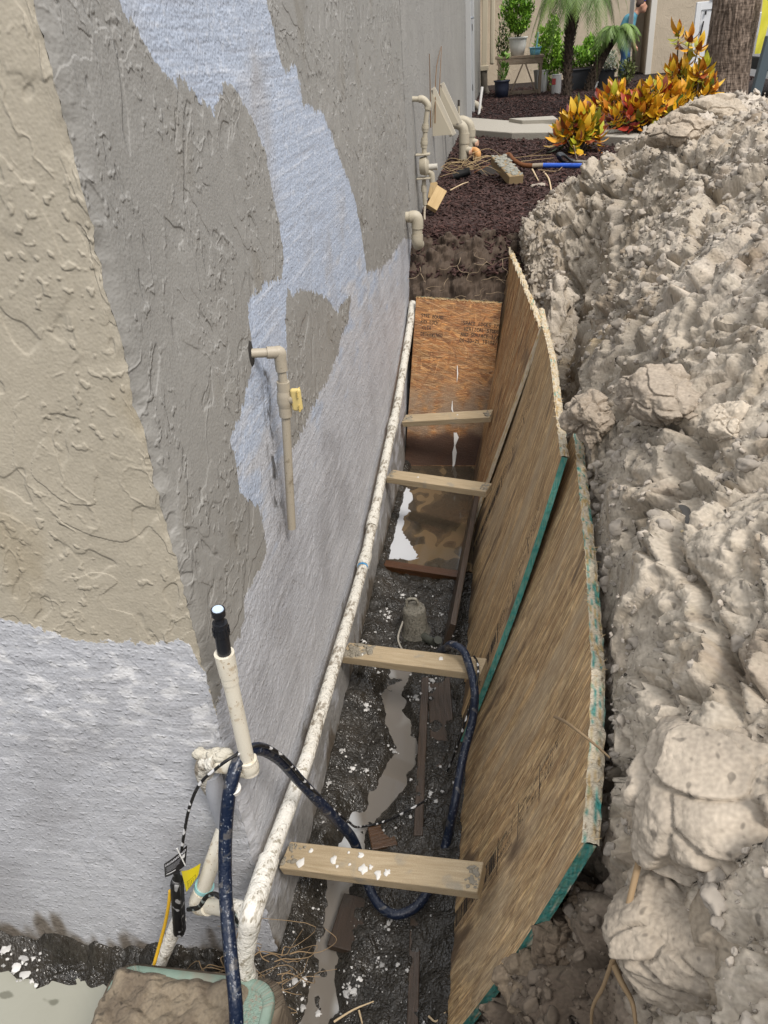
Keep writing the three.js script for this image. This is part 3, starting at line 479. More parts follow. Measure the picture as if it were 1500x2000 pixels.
{
  const topX = [[-0.92, 0.83, -0.13], [-1.13, 0.86, -0.14], [-1.42, 0.89, -0.15], [-1.85, 0.91, -0.16], [-2.61, 0.93, -0.17], [-2.9, 0.93, -0.17]];
  const topAt = (z) => { let i = 0; while (i < topX.length - 2 && z < topX[i + 1][0]) i++; const [z0, x0, y0] = topX[i], [z1, x1, y1] = topX[i + 1], t = clamp((z - z0) / (z1 - z0)); return [mix(x0, x1, t), mix(y0, y1, t)]; };
  strandBoard('weathered tan strand board with teal painted edge next to the big soil clods', [0.5, -1.33, -1.9], (a, b) => {
    const zt = mix(-0.92, -2.75, a), zb = mix(-1.06, -2.75, a), z = mix(zb, zt, b), [x, y] = topAt(zt); return [mix(0.5, x, b) + Math.sin(b * Math.PI) * 0.018, mix(-1.36, y, b), z];
  }, out, 0.024, sideMat1, { topPaint: 0.14, nearPaint: 0.42, frayed: 0.012, seed: 1, length: 1.85 });
  strandBoard('tan strand board with teal near edge, between the two other side boards', [0.5, -1.33, -3.2], (a, b) => {
    const zt = mix(-2.52, -4.25, a), zb = mix(-2.12, -4.3, a), z = mix(zb, zt, b), xt = mix(0.9, 0.87, smooth(0.5, 1, a)); return [mix(0.472, xt - 0.028, b) + Math.sin(b * Math.PI) * 0.02, mix(-1.36, -0.165, b) + a * 0.012 * b, z];
  }, out, 0.022, sideMat1, { topPaint: 0.02, nearPaint: 0.95, frayed: 0.01, seed: 2, length: 2.0 });
  strandBoard('brown strand board with a frayed top edge reaching the end of the trench', [0.46, -1.33, -4.7], (a, b) => {
    const zt = mix(-3.97, -5.45, a), zb = mix(-3.8, -4.95, a), z = mix(zb, zt, b), xt = mix(0.865, 0.69, a); return [mix(0.45, xt - 0.03, b), mix(-1.36, mix(-0.165, -0.1, a), b), z];
  }, out, 0.022, sideMat2, { topPaint: 0.0, nearPaint: -0.6, frayed: 0.03, seed: 3, length: 1.5 });
}
// end board across the trench, with its printing
{
  const e = strandCanvas(21, AMBER, 0.1, 1.1, '#7a5230'), { x, S } = e, k = S / 1.22;
  // the visible board is 0.62 m wide: lay the print where it stands, in the upper third
  const rows = [['SPACE EDGES 1/8"', 0.36, 0.415], ['VERTICAL STUDS', 0.37, 0.452], ['AND SURFACE 1/8"', 0.35, 0.488], ['06-20-25 10:12/', 0.345, 0.525], ['STRE BOARD', 0.045, 0.385], ['RAY LOCH', 0.045, 0.422], ['CLIA', 0.06, 0.46], ['DETERMINED', 0.05, 0.5]];
  x.fillStyle = 'rgb(18,12,14)';
  for (const [s, a, b] of rows) { x.save(); x.translate(a * k, (b - 0.12) * k); x.rotate(0.03); x.font = 'bold ' + Math.round(0.032 * k) + 'px monospace'; x.scale(s.length > 12 ? 0.98 : 0.86, 1); x.fillText(s, 0, 0); x.restore(); }
  const maps = canvasMaps(e, (u, v, p) => {
    const f = n2(u * 160, v * 160) * 16, line = 0.42 + fbm(u * 5, 3, 3) * 0.1, grey = smooth(line + 0.14, line - 0.12, v) * smooth(-0.3, 0.25, fbm(u * 9, v * 9, 4) + 0.1), wet = smooth(0.2, 0.14, v + n2(u * 9, v * 5) * 0.05);
    for (let i = 0; i < 3; i++) { p[i] = mix(p[i], [128, 112, 96][i], grey * 0.75) + f; p[i] = mix(p[i], [62, 40, 28][i] + f, wet * 0.85); }
  }, 1.22);
  const mat = new THREE.MeshStandardMaterial({ map: maps.map, bumpMap: maps.rel, bumpScale: 0.004, roughness: 0.75 });
  const C = { tl: [0.071,-0.286,-5], tr: [0.626,-0.342,-5], bl: [-0.006,-1.305,-4.52], br: [0.525,-1.301,-4.52] };
  const F = (a, b) => { const l = mix3(C.bl, C.tl, b), r = mix3(C.br, C.tr, b); return mix3(l, r, a); };
  const t = thing('strand_board', 'amber strand board with black printing closing the far end of the trench', 'board', [0.25, -1.33, -4.6], 'strand boards shoring the trench');
  const fr = (a, b) => b > 0.99 ? n2(a * 26, 4) * 0.012 + n2(a * 70, 9) * 0.006 : 0;
  part(t, 'panel', join([sheet(60, 60, (a, b) => { const p = F(a, b); return [p[0], p[1] + fr(a, b), p[2], a * 0.63, b * 1.1 - 0.02]; }), sheet(60, 4, (a, b) => { const p = F(a, b); return [p[0], p[1] + fr(a, b) - 0.005, p[2] - 0.02, a * 0.63, b * 1.1]; }, { flip: true })]), mat);
  part(t, 'edge', sheet(80, 3, (a, b) => { const p = F(a, 1); return [p[0], p[1] + fr(a, 1) + Math.sin(b * Math.PI) * 0.004, p[2] - b * 0.02, a, b, ...lin3(mix3(rgb(0xb59a6d), rgb(0x6d8a7c), smooth(0.1, 0.4, n2(a * 14, b)) * 0.7))]; }, { color: true }), edgeMat);
  part(t, 'edge', sheet(2, 20, (a, b) => { const p = F(1, b); return [p[0], p[1], p[2] - a * 0.02, a, b, ...lin3(rgb(0x77705c))]; }, { color: true }), edgeMat);
  const r = random(9), spl = []; for (let i = 0; i < 130; i++) { const a = r(), p = F(a, 1), L = 0.012 + r() * 0.03; spl.push(tube([p, [p[0] + (r() - 0.3) * L, p[1] - r() * L * 0.5 + 0.004, p[2] + r() * 0.012]], [0.002, 0.0008], { sides: 3, caps: false })); }
  part(t, 'splinters', join(spl), strawMat).userData.kind = 'stuff';
  const drip = (pts, w) => part(t, 'paint_drip', sheet(2, 40, (a, b) => { const i = Math.min(pts.length - 2, Math.floor(b * (pts.length - 1))), f = b * (pts.length - 1) - i, q = [mix(pts[i][0], pts[i + 1][0], f), mix(pts[i][1], pts[i + 1][1], f)], ww = mix(pts[i][2], pts[i + 1][2], f) * w, p = F(q[0] + (a - 0.5) * ww, q[1]); return [p[0], p[1], p[2] + 0.004 + Math.sin(a * Math.PI) * 0.003]; }, { flip: true }), matte(0xdedcd8, 0.5));
  drip([[0.6, 0.22, 0.6], [0.62, 0.19, 1], [0.61, 0.14, 0.25], [0.615, 0.1, 0.9], [0.62, 0.03, 0.5], [0.6, -0.02, 0.1]], 0.06); drip([[0.53, 0.41, 0.2], [0.535, 0.36, 1], [0.56, 0.33, 0.3]], 0.02); drip([[0.55, 0.62, 0.5], [0.565, 0.57, 1], [0.565, 0.52, 0.2]], 0.014);
}

// ---------------------------------------------------------------- lumber, pipes, hoses and the pump in the trench
function woodMaps(a, b, c, seed, size = 0.6) {              // sawn wood, grain along u
  const f = tiled((u, v) => n2(u * 4 + seed, v * 70 + n2(u * 3 + seed, v * 6) * 3) * 0.6 + n2(u * 9, v * 170 + seed) * 0.5), k = tiled((u, v) => smooth(0.18, 0.5, fbm(u * 6 + seed, v * 6, 4))), s = tiled((u, v) => n2(u * 200, v * 200));
  return { map: texture(512, 512, (u, v, o) => { const t = clamp(0.5 + f(u, v)), d = k(u, v); for (let i = 0; i < 3; i++) o[i] = mix(mix(a[i], b[i], t), c[i], d * 0.7) + s(u, v) * 16; }, size), rel: bump(512, 512, (u, v) => 0.4 + f(u, v) * 0.25 + k(u, v) * 0.3 + s(u, v) * 0.15, size) };
}
const pine = woodMaps(rgb(0xb3a286), rgb(0x9a886b), rgb(0x8d8678), 3), wetPine = woodMaps(rgb(0x54453a), rgb(0x40362c), rgb(0x413c34), 8), freshPine = woodMaps(rgb(0xbfa67a), rgb(0xa88d62), rgb(0xa59478), 5), greyWood = woodMaps(rgb(0x8d7d6a), rgb(0x6d5f50), rgb(0x867a6b), 6);
const pineMat = new THREE.MeshStandardMaterial({ map: pine.map, bumpMap: pine.rel, bumpScale: 0.003, roughness: 0.88 }), wetMat = new THREE.MeshStandardMaterial({ map: wetPine.map, bumpMap: wetPine.rel, bumpScale: 0.004, roughness: 0.42 });
const freshMat = new THREE.MeshStandardMaterial({ map: freshPine.map, bumpMap: freshPine.rel, bumpScale: 0.002, roughness: 0.8 }), greyWoodMat = new THREE.MeshStandardMaterial({ map: greyWood.map, bumpMap: greyWood.rel, bumpScale: 0.003, roughness: 0.9 });
const splashMat = matte(0xd2d0ca, 0.5), mudLumpMat = new THREE.MeshStandardMaterial({ color: 0x857e70, roughness: 0.8, bumpMap: soilBump, bumpScale: 0.006 });
function blot(x, y, z, r, seed, n = 11) {                    // a thin raised splash lying flat
  const q = random(seed), rad = [...Array(n)].map(() => r * (0.55 + q() * 0.75)), pos = [x, y + 0.0035, z], idx = [];
  for (let i = 0; i < n; i++) { const a = i / n * TAU; pos.push(x + Math.cos(a) * rad[i] * 0.7, y + 0.003, z + Math.sin(a) * rad[i] * 0.7); }
  for (let i = 0; i < n; i++) { const a = i / n * TAU; pos.push(x + Math.cos(a) * rad[i], y - 0.0006, z + Math.sin(a) * rad[i]); }
  for (let i = 0; i < n; i++) { const j = (i + 1) % n; idx.push(0, 1 + j, 1 + i, 1 + i, 1 + j, 1 + n + i, 1 + j, 1 + n + j, 1 + n + i); }
  return geometryOf(pos, null, idx);
}
const braces = [
  [[0.02,-0.99,-1.399], [0.629,-0.835,-1.282], 'lumber brace spattered with white paint, next to the pipe coupling', 0.1, [[0.36, 0.01], [0.4, -0.02], [0.44, 0.02], [0.47, 0.012], [0.27, 0.0], [0.3, 0.02], [0.56, 0.02], [0.1, 0.02], [0.13, -0.02], [0.52, 0.03], [0.33, -0.025]]],
  [[0.02,-1.022,-2.376], [0.604,-0.929,-2.214], 'mud caked lumber brace with the blue hose looped over it', 0.05, [[0.15, 0.02], [0.7, -0.01]]],
  [[0.02,-0.947,-3.768], [0.585,-0.908,-3.552], 'lumber brace spanning the trench above the brown puddle', 0.05, [[0.3, 0.0]]],
  [[0.02,-0.932,-4.475], [0.581,-0.838,-4.341], 'lumber brace resting against the amber printed board', 0.15, [[0.62, 0.0]]],
];
braces.forEach(([a, b, label, roll, spots], i) => {
  const mid = [(a[0] + b[0]) / 2, (a[1] + b[1]) / 2, (a[2] + b[2]) / 2], t = thing('lumber_brace', label, 'brace', mid, 'lumber braces across the trench');
  part(t, 'plank', bar(a, b, 0.089, 0.038, { roll, ease: 0.004, seed: i + 1 }), pineMat);
  const A = V(...a), B = V(...b), d = B.clone().sub(A), side = V(-d.z, 0, d.x).normalize(), top = 0.0195;
  const at = (f, s) => { const p = A.clone().addScaledVector(d, f).addScaledVector(side, s); return [p.x, p.y + top + Math.abs(s) * -Math.tan(roll) * -Math.sign(s) * 0 + s * Math.tan(-roll), p.z]; };
  spots.forEach(([f, s], k) => part(t, 'paint_splash', blot(...at(f, s), 0.006 + (k * 7 % 5) * 0.0028, k + i * 20 + 3), splashMat));
  const q = random(i + 60), clods = []; for (let k = 0; k < (i === 1 ? 60 : 34); k++) { const e = i === 1 ? q() * 0.2 : q() < 0.5 ? q() * 0.1 : 0.93 + q() * 0.06, p = at(e, (q() - 0.5) * 0.07), r = 0.003 + q() * q() * (i === 1 ? 0.016 : 0.008); clods.push(lump(p[0], p[1], p[2], r * (0.7 + q()), r * 0.4, r, 3, 0.8, k)); }
  part(t, 'mud_cake', join(clods), mudLumpMat).userData.kind = 'stuff';
});
// planks sunk in the mud
const sill = solo('muddy_plank', 'wet orange brown plank damming the puddle across the trench', 'plank', bar([0.03,-1.275,-3.351], [0.434,-1.285,-3.282], 0.05, 0.055, { roll: 0.15, seed: 4 }), new THREE.MeshStandardMaterial({ map: wetPine.map, color: 0xffc890, bumpMap: wetPine.rel, bumpScale: 0.006, roughness: 0.4 }), [0.225,-1.28,-3.311], 'planks on the trench floor');
solo('muddy_plank', 'dark plank on edge leaning at the foot of the boards by the pump', 'plank', bar([0.485,-1.23,-3.912], [0.421,-1.23,-2.739], 0.028, 0.17, { roll: -0.28, seed: 7 }), wetMat, [0.441,-1.3,-3.339], 'planks on the trench floor');
solo('muddy_plank', 'narrow dark plank half sunk lengthwise in the mud below the near brace', 'plank', bar([0.406,-1.31,-1.423], [0.435,-1.31,-1.076], 0.034, 0.05, { seed: 9 }), wetMat, [0.422,-1.3,-1.256], 'planks on the trench floor');
solo('muddy_plank', 'narrow dark plank half sunk lengthwise beside the milky runnel', 'plank', bar([0.332,-1.312,-2.532], [0.385,-1.31,-1.725], 0.034, 0.05, { seed: 10, roll: 0.1 }), wetMat, [0.363,-1.3,-2.088], 'planks on the trench floor');
solo('muddy_plank', 'wide brown plank lying lengthwise under the hose loop', 'plank', bar([0.393,-1.3,-2.524], [0.453,-1.3,-2.044], 0.1, 0.03, { seed: 11, roll: 0.18 }), wetMat, [0.42,-1.3,-2.254], 'planks on the trench floor');
solo('muddy_plank', 'short flat muddy plank beside the white runnel, under the hose', 'plank', bar([0.206,-1.3,-1.476], [0.185,-1.3,-1.297], 0.1, 0.028, { seed: 12, roll: -0.08 }), new THREE.MeshStandardMaterial({ map: wetPine.map, color: 0xb8aea0, bumpMap: wetPine.rel, bumpScale: 0.004, roughness: 0.6 }), [0.197,-1.3,-1.385], 'planks on the trench floor');
solo('muddy_plank', 'rusty brown board scrap in the mud behind the near brace', 'plank', bar([0.209,-1.3,-1.701], [0.298,-1.3,-1.731], 0.09, 0.02, { seed: 13, roll: 0.1 }), new THREE.MeshStandardMaterial({ map: wetPine.map, color: 0xffd08a, bumpMap: wetPine.rel, bumpScale: 0.006, roughness: 0.4 }), [0.256,-1.3,-1.714], 'planks on the trench floor');
// water: brown puddle behind the sill, milky runnel, pale pool at the end wall
const brownWater = texture(512, 1024, (u, v, o) => { const q = fbm(u * 2.4 + 3, v * 3.4, 3), s = n2(u * 2.2 + q * 1.6, v * 3 + q * 2), l = smooth(0.05, 0.0, Math.abs(s - 0.12)) * 0.5, t = smooth(0.0, 0.16, s); const c = mix3(rgb(0x4d4438), rgb(0x7d6a50), t * 0.85); for (let k = 0; k < 3; k++) o[k] = c[k] * (1 - l * 0.35) + n2(u * 90, v * 90) * 3; }, 1, true);
const flat = (x0, x1, z0, z1, y, nu = 1, nv = 1) => sheet(nu, nv, (a, b) => [mix(x0, x1, a), y, mix(z0, z1, b), a, b]);
setting('muddy_water', flat(-0.02, 0.62, -3.34, -4.62, -1.287), new THREE.MeshStandardMaterial({ map: brownWater, roughness: 0.05, transparent: true, opacity: 0.82 }), 'brown muddy puddle at the far end of the trench');
{
  const milk = texture(512, 1024, (u, v, o) => { const q = fbm(u * 3, v * 5, 3), t = smooth(0.0, 0.3, n2(u * 3 + q, v * 4 - q) + q * 0.4); const c = mix3(rgb(0x777169), rgb(0xb6b8b8), t); o[0] = c[0]; o[1] = c[1]; o[2] = c[2]; }, 1, true);
  setting('milky_water', flat(-0.02, 0.62, -0.6, -2.9, -1.329), new THREE.MeshStandardMaterial({ map: milk, roughness: 0.03, transparent: true, opacity: 0.92 }), 'thin milky water running along the trench floor');
  const pale = texture(512, 512, (u, v, o) => { const t = fbm(u * 4, v * 4, 4) * 8 - smooth(0.42, 0.5, n2(u * 40, v * 40)) * 40; o[0] = 158 + t; o[1] = 158 + t; o[2] = 146 + t; }, 1, true);
  setting('milky_water', flat(-2.5, -0.2, 0.6, -1.27, -1.425), new THREE.MeshStandardMaterial({ map: pale, roughness: 0.05 }), 'pale cloudy pool against the end wall');
  // white paint film drifting on the puddle by the wall
  const film = [[-0.011,-1.283,-4.265],[0.03,-1.283,-4.226],[0.069,-1.283,-4.207],[0.103,-1.283,-4.08],[0.078,-1.283,-4.018],[0.097,-1.283,-3.94],[0.072,-1.283,-3.881],[0.07,-1.283,-3.728],[0.098,-1.283,-3.669],[0.135,-1.283,-3.607],[0.158,-1.283,-3.556],[0.182,-1.283,-3.496],[0.199,-1.283,-3.447],[0.156,-1.283,-3.426],[0.098,-1.283,-3.438],[0.041,-1.283,-3.43],[0.016,-1.283,-3.449],[0.01,-1.283,-3.591],[0.012,-1.283,-3.687],[0.027,-1.283,-3.754],[0.002,-1.283,-3.896],[0.005,-1.283,-4.016]];
  const poly = []; film.forEach((p, i) => { const n = film[(i + 1) % film.length]; for (let k = 0; k < 5; k++) { const x = mix(p[0], n[0], k / 5), z = mix(p[2], n[2], k / 5); poly.push(new THREE.Vector2(x + n2(x * 60, z * 60) * 0.02, -(z + n2(x * 60 + 9, z * 60) * 0.025))); } });
  const g = new THREE.ExtrudeGeometry(new THREE.Shape(poly), { depth: 0.003, bevelEnabled: false }); g.rotateX(-Math.PI / 2); g.translate(0, -1.2865, 0);
  solo('paint_film', 'ragged white film of paint on the brown puddle beside the wall', 'paint film', g, matte(0xc6c9cd, 0.3), [film[0][0], -1.287, film[0][2]]);
}
{ // paint drops and chalky splashes on the mud
  const r = random(17), list = [];
  for (let i = 0; i < 420; i++) {
    const z = -0.85 - Math.pow(r(), 1.3) * 2.4, near = r() < 0.6, x = near ? 0.02 + Math.pow(r(), 1.4) * 0.46 : 0.03 + r() * 0.47, s = Math.pow(r(), 6) * 0.013 + 0.0018;
    if (floorHeight(x, z) < -1.33) continue; list.push(blot(x, floorHeight(x, z) + 0.002, z, s, i + 900, s > 0.006 ? 13 : 7));
    if (s > 0.009) for (let k = 0; k < 7; k++) { const a = r() * TAU, d = s * (1 + r() * 1.3), xx = x + Math.cos(a) * d, zz = z + Math.sin(a) * d; list.push(blot(xx, floorHeight(xx, zz) + 0.002, zz, s * (0.15 + r() * 0.4), i * 9 + k, 7)); }
  }
  for (let i = 0; i < 160; i++) { const x = -1.25 + r() * 0.42, z = -1.22 + r() * 0.2; list.push(blot(x, floorHeight(x, z) + 0.003, z, 0.004 + r() * r() * 0.02, i + 4000, 13)); }
  for (let i = 0; i < 40; i++) { const x = 0.03 + r() * 0.12, z = -1.2 + r() * 0.35; list.push(blot(x, floorHeight(x, z) + 0.003, z, 0.003 + r() * r() * 0.014, i + 5000, 13)); }
  const q2 = random(5); for (const g of list) { const k = 0.22 + 0.45 * Math.pow(q2(), 0.6), n = g.attributes.position.count, col = new Float32Array(n * 3); for (let i = 0; i < n; i++) { col[i * 3] = k; col[i * 3 + 1] = k * 0.985; col[i * 3 + 2] = k * 0.95; } g.setAttribute('color', new THREE.BufferAttribute(col, 3)); }
  setting('paint_drops', join(list), new THREE.MeshStandardMaterial({ vertexColors: true, roughness: 0.55 }), 'white paint drops scattered on the trench mud', 'stuff');
}
// white PVC line along the wall
function speckled(base, dirt, amount, seed) {
  const f = tiled((u, v) => fbm(u * 5 + seed, v * 5, 5)), g = tiled((u, v) => n2(u * 46 + seed, v * 46)), h = tiled((u, v) => fbm(u * 14 + seed * 3, v * 14, 4)), e = tiled((u, v) => n2(u * 120, v * 120 + seed));
  return texture(512, 512, (u, v, o) => { const p = f(u, v), s = clamp(smooth(0.46 - amount * 0.16, 0.52, g(u, v) + p * 0.3) * 0.8 + smooth(0.34 - amount * 0.3, 0.5 - amount * 0.15, h(u, v) + p * 0.5) * 0.75 * Math.min(1, amount * 1.6) + smooth(0, 0.5, p) * amount * 0.4); for (let k = 0; k < 3; k++) o[k] = mix(base[k], dirt[k], s) + e(u, v) * 10; }, 0.3);
}
const pvcMat = new THREE.MeshStandardMaterial({ map: speckled(rgb(0xdcd9d0), rgb(0x8c8474), 0.55, 2), roughness: 0.5, bumpMap: soilBump, bumpScale: 0.004 });
const pvcMuddy = new THREE.MeshStandardMaterial({ map: speckled(rgb(0xcdc9be), rgb(0x857c6e), 1.0, 6), roughness: 0.7, bumpMap: soilBump, bumpScale: 0.008 });
const pvcClean = new THREE.MeshStandardMaterial({ map: speckled(rgb(0xd8d2c2), rgb(0xa08c70), 0.3, 9), roughness: 0.45 });
const tealMat = matte(0x8fc0c0, 0.6), blueRing = matte(0x3f8fc4, 0.5), coatMat = new THREE.MeshStandardMaterial({ color: 0xa6a9b0, roughness: 0.6, bumpMap: endBump, bumpScale: 0.002 });
const steps = (a, b, t) => [mix(a[0], b[0], t), mix(a[1], b[1], t), mix(a[2], b[2], t)];
const sleeve = (a, b, t, half, r) => { const L = Math.hypot(b[0] - a[0], b[1] - a[1], b[2] - a[2]); return tube([steps(a, b, t - half / L), steps(a, b, t + half / L)], r, { sides: 20 }); };
{
  const t = thing('water_pipe', 'long white PVC water pipe running along the wall above the trench', 'pipe', [0.05,-0.729,-1.201]);
  const line = [...[[0.035,-0.349,-5.078],[0.035,-0.444,-4.855]], ...[[0.045,-0.641,-4.037],[0.045,-0.696,-3.688],[0.045,-0.782,-3.186],[0.045,-0.848,-2.8]], ...[[0.05,-0.826,-2.06],[0.05,-0.817,-1.645],[0.05,-0.766,-1.374],[0.05,-0.734,-1.189]]];
  const n = line.length, tee = [0.054,-0.714,-1.056];
  part(t, 'pipe', tube(line.slice(0, 5), 0.0235, { sides: 18, curve: 6 }), pvcMuddy, 'mud speckled far length');
  part(t, 'pipe', tube(line.slice(4, 8), [0.0235, 0.0235, 0.0235, 0.0235], { sides: 18, curve: 6 }), pvcMuddy);
  part(t, 'pipe', tube([...line.slice(7), tee], [0.0235, 0.0235, 0.0235, 0.0235], { sides: 20, curve: 6 }), pvcMat);
  for (const [i, f] of [[2, 0.5], [4, 0.3], [5, 0.0]]) part(t, 'coupling', sleeve(line[i], line[i + 1], f, 0.05, 0.028), pvcMuddy);
  part(t, 'primer_ring', sleeve(line[5], line[6], 0.07, 0.004, 0.0242), blueRing); part(t, 'primer_ring', sleeve(line[n - 2], line[n - 1], 0.9, 0.012, 0.0245), tealMat);
  part(t, 'coupling', sleeve(line[n - 1], tee, 0.1, 0.05, 0.029), pvcMat);
  const low = [0.009,-0.903,-1.03];
  part(t, 'tee', join([tube([steps(line[n - 1], tee, 0.5), tee, steps(tee, low, 0.3)], 0.029, { sides: 20, curve: 4 }), tube([tee, steps(tee, [-0.132,-0.815,-1.13], 0.45)], 0.026, { sides: 18 })]), pvcMat);
  part(t, 'pipe', tube([tee, low, [low[0], low[1] - 0.2, low[2]]], 0.026, { sides: 18 }), pvcMat);
  const elb = [-0.137,-0.823,-1.13], up = [-0.07,-0.652,-1.16], stub = [-0.05,-0.6,-1.225], top = [-0.051,-0.397,-1.225];
  part(t, 'branch_pipe', tube([tee, elb], 0.02, { sides: 16 }), pvcClean);
  part(t, 'elbow', tube([steps(tee, elb, 0.8), elb, steps(elb, up, 0.3)], 0.026, { sides: 16, curve: 5 }), pvcClean);
  part(t, 'branch_pipe', tube([elb, up, stub], 0.0205, { sides: 16, curve: 5 }), pvcClean);
  part(t, 'coated_pipe', tube([stub, steps(stub, top, 0.5), top], [0.025, 0.027, 0.025], { sides: 16, curve: 4 }), coatMat, 'riser brushed over with silvery coating');
  part(t, 'primer_ring', sleeve(elb, up, 0.38, 0.006, 0.0265), tealMat);
}
{ // sprinkler riser beside the corner
  const t = thing('sprinkler_riser', 'white sprinkler riser with a black nozzle standing beside the wall corner', 'sprinkler', [0.067,-0.346,-1.2]);
  const e = [-0.052,-0.351,-1.215], f = [0.068,-0.336,-1.2], top = [0.073,0.022,-1.2], n1 = [0.077,0.088,-1.2], n2p = [0.082,0.158,-1.2], base = [f[0], f[1] - 0.012, f[2]];
  part(t, 'elbow', tube([[-0.064,-0.47,-1.235], [-0.065,-0.393,-1.22], e, [-0.014,-0.332,-1.205]], 0.024, { sides: 16, curve: 5 }), pvcMuddy, 'old elbow with crumbling mortar on it');
  part(t, 'stub_pipe', tube([e, f], 0.02, { sides: 16 }), pvcClean);
  part(t, 'base_elbow', join([tube([steps(e, f, 0.8), f, steps(f, top, 0.06)], 0.024, { sides: 18, curve: 5 }), tube([base, steps(f, top, 0.09)], 0.0235, { sides: 18 })]), pvcClean);
  part(t, 'riser_pipe', tube([f, top], 0.0175, { sides: 18 }), pvcClean);
  part(t, 'collar', join([tube([steps(f, top, 0.86), steps(f, top, 1.04)], [0.021, 0.0225], { sides: 18 }), tube([steps(f, top, 0.8), steps(f, top, 0.87)], 0.0195, { sides: 18 })]), pvcClean);
  const black = matte(0x1d1f24, 0.4), up = (k) => steps(top, n2p, k);
  const noz = part(t, 'nozzle', join([tube([up(0), up(0.5)], 0.0155, { sides: 18 }), tube([up(0.48), up(0.56), up(0.6), up(0.74)], [0.017, 0.018, 0.0165, 0.0165], { sides: 18 }), tube([up(0.72), up(0.88)], [0.011, 0.01], { sides: 16 })]), black);
  const ribs = []; for (let k = 0; k < 14; k++) { const a = k / 14 * TAU, p = up(0.5), q = up(0.66); ribs.push(tube([[p[0] + Math.cos(a) * 0.0175, p[1], p[2] + Math.sin(a) * 0.0175], [q[0] + Math.cos(a) * 0.0172, q[1], q[2] + Math.sin(a) * 0.0172]], 0.0016, { sides: 4 })); }
  part(noz, 'grip', join(ribs), black);
  part(noz, 'cap', join([tube([up(0.88), up(1)], [0.015, 0.0155], { sides: 18 })]), black); part(noz, 'spray_disc', tube([up(1.0), up(1.02)], [0.0125, 0.011], { sides: 18 }), matte(0xb9cbe0, 0.35));
  const r = random(8), mort = []; for (let k = 0; k < 16; k++) { const p = steps(e, f, r() * 0.55 - 0.05); mort.push(lump(p[0] + (r() - 0.5) * 0.03, p[1] + 0.012 + r() * 0.025, p[2] - r() * 0.02, 0.012 + r() * 0.014, 0.008 + r() * 0.012, 0.012, 2, 0.5, k)); }
  part(t, 'mortar', join(mort), new THREE.MeshStandardMaterial({ color: 0xb9b4a6, roughness: 0.95, bumpMap: soilBump, bumpScale: 0.008 }));
}
solo('drain_pipe', 'short white pipe slanting into the ground under the black plug', 'pipe', tube([[-0.244,-0.982,-1.17], [-0.351,-1.208,-1.14], [-0.396,-1.302,-1.1]], 0.021, { sides: 16 }), pvcMat, [-0.351,-1.208,-1.14]);
// hoses and cables
const navy = texture(512, 512, (() => { const g = tiled((u, v) => n2(u * 40, v * 40)), h = tiled((u, v) => fbm(u * 10, v * 10, 4)); return (u, v, o) => { const m = smooth(0.1, 0.4, h(u, v)) * 0.7, s = smooth(0.33, 0.42, g(u, v)); const c = mix3(mix3([15, 28, 50], [104, 97, 90], m), [176, 176, 176], s * 0.55); o[0] = c[0]; o[1] = c[1]; o[2] = c[2]; }; })(), 0.3);
const hoseMat = new THREE.MeshStandardMaterial({ map: navy, roughness: 0.38, bumpMap: soilBump, bumpScale: 0.002 });
const cableTex = texture(256, 512, (() => { const g = tiled((u, v) => n2(u * 9, v * 14)); return (u, v, o) => { const s = smooth(0.18, 0.28, g(u, v)); o[0] = mix(22, 205, s); o[1] = mix(22, 205, s); o[2] = mix(24, 205, s); }; })(), 0.25);
const cableMat = new THREE.MeshStandardMaterial({ map: cableTex, roughness: 0.5 });
const blueHose = thing('blue_hose', 'navy blue discharge hose looping from the pump over the braces', 'hose', [0.339,-1.27,-1.413]);
part(blueHose, 'hose', tube([[0.086,-0.81,-0.78], [0.082,-0.707,-0.84], [0.051,-0.642,-0.93], [0.025,-0.564,-1.02], [0.022,-0.441,-1.1], [0.039,-0.334,-1.15], [0.052,-0.301,-1.2], [0.075,-0.314,-1.24], [0.099,-0.409,-1.3], [0.131,-0.583,-1.36], [0.183,-0.8,-1.42], [0.213,-1.03,-1.5], [0.232,-1.2,-1.498], [0.285,-1.24,-1.429], [0.345,-1.245,-1.402], [0.408,-1.245,-1.433], [0.456,-1.24,-1.518], [0.481,-1.291,-1.68], [0.514,-1.157,-1.772], [0.536,-1.091,-1.922], [0.569,-0.988,-2.026], [0.573,-0.911,-2.08], [0.547,-0.895,-2.197], [0.523,-0.872,-2.25], [0.481,-0.87,-2.283], [0.44,-0.95,-2.344], [0.387,-1.1,-2.47]],
  [...Array(27)].map((_, i) => i < 8 ? 0.0165 : 0.0158), { sides: 16, curve: 7 }), hoseMat);
part(blueHose, 'clamp', tube([[0.042,-0.356,-1.148], [0.044,-0.344,-1.146]], 0.0178, { sides: 16 }), splashMat);
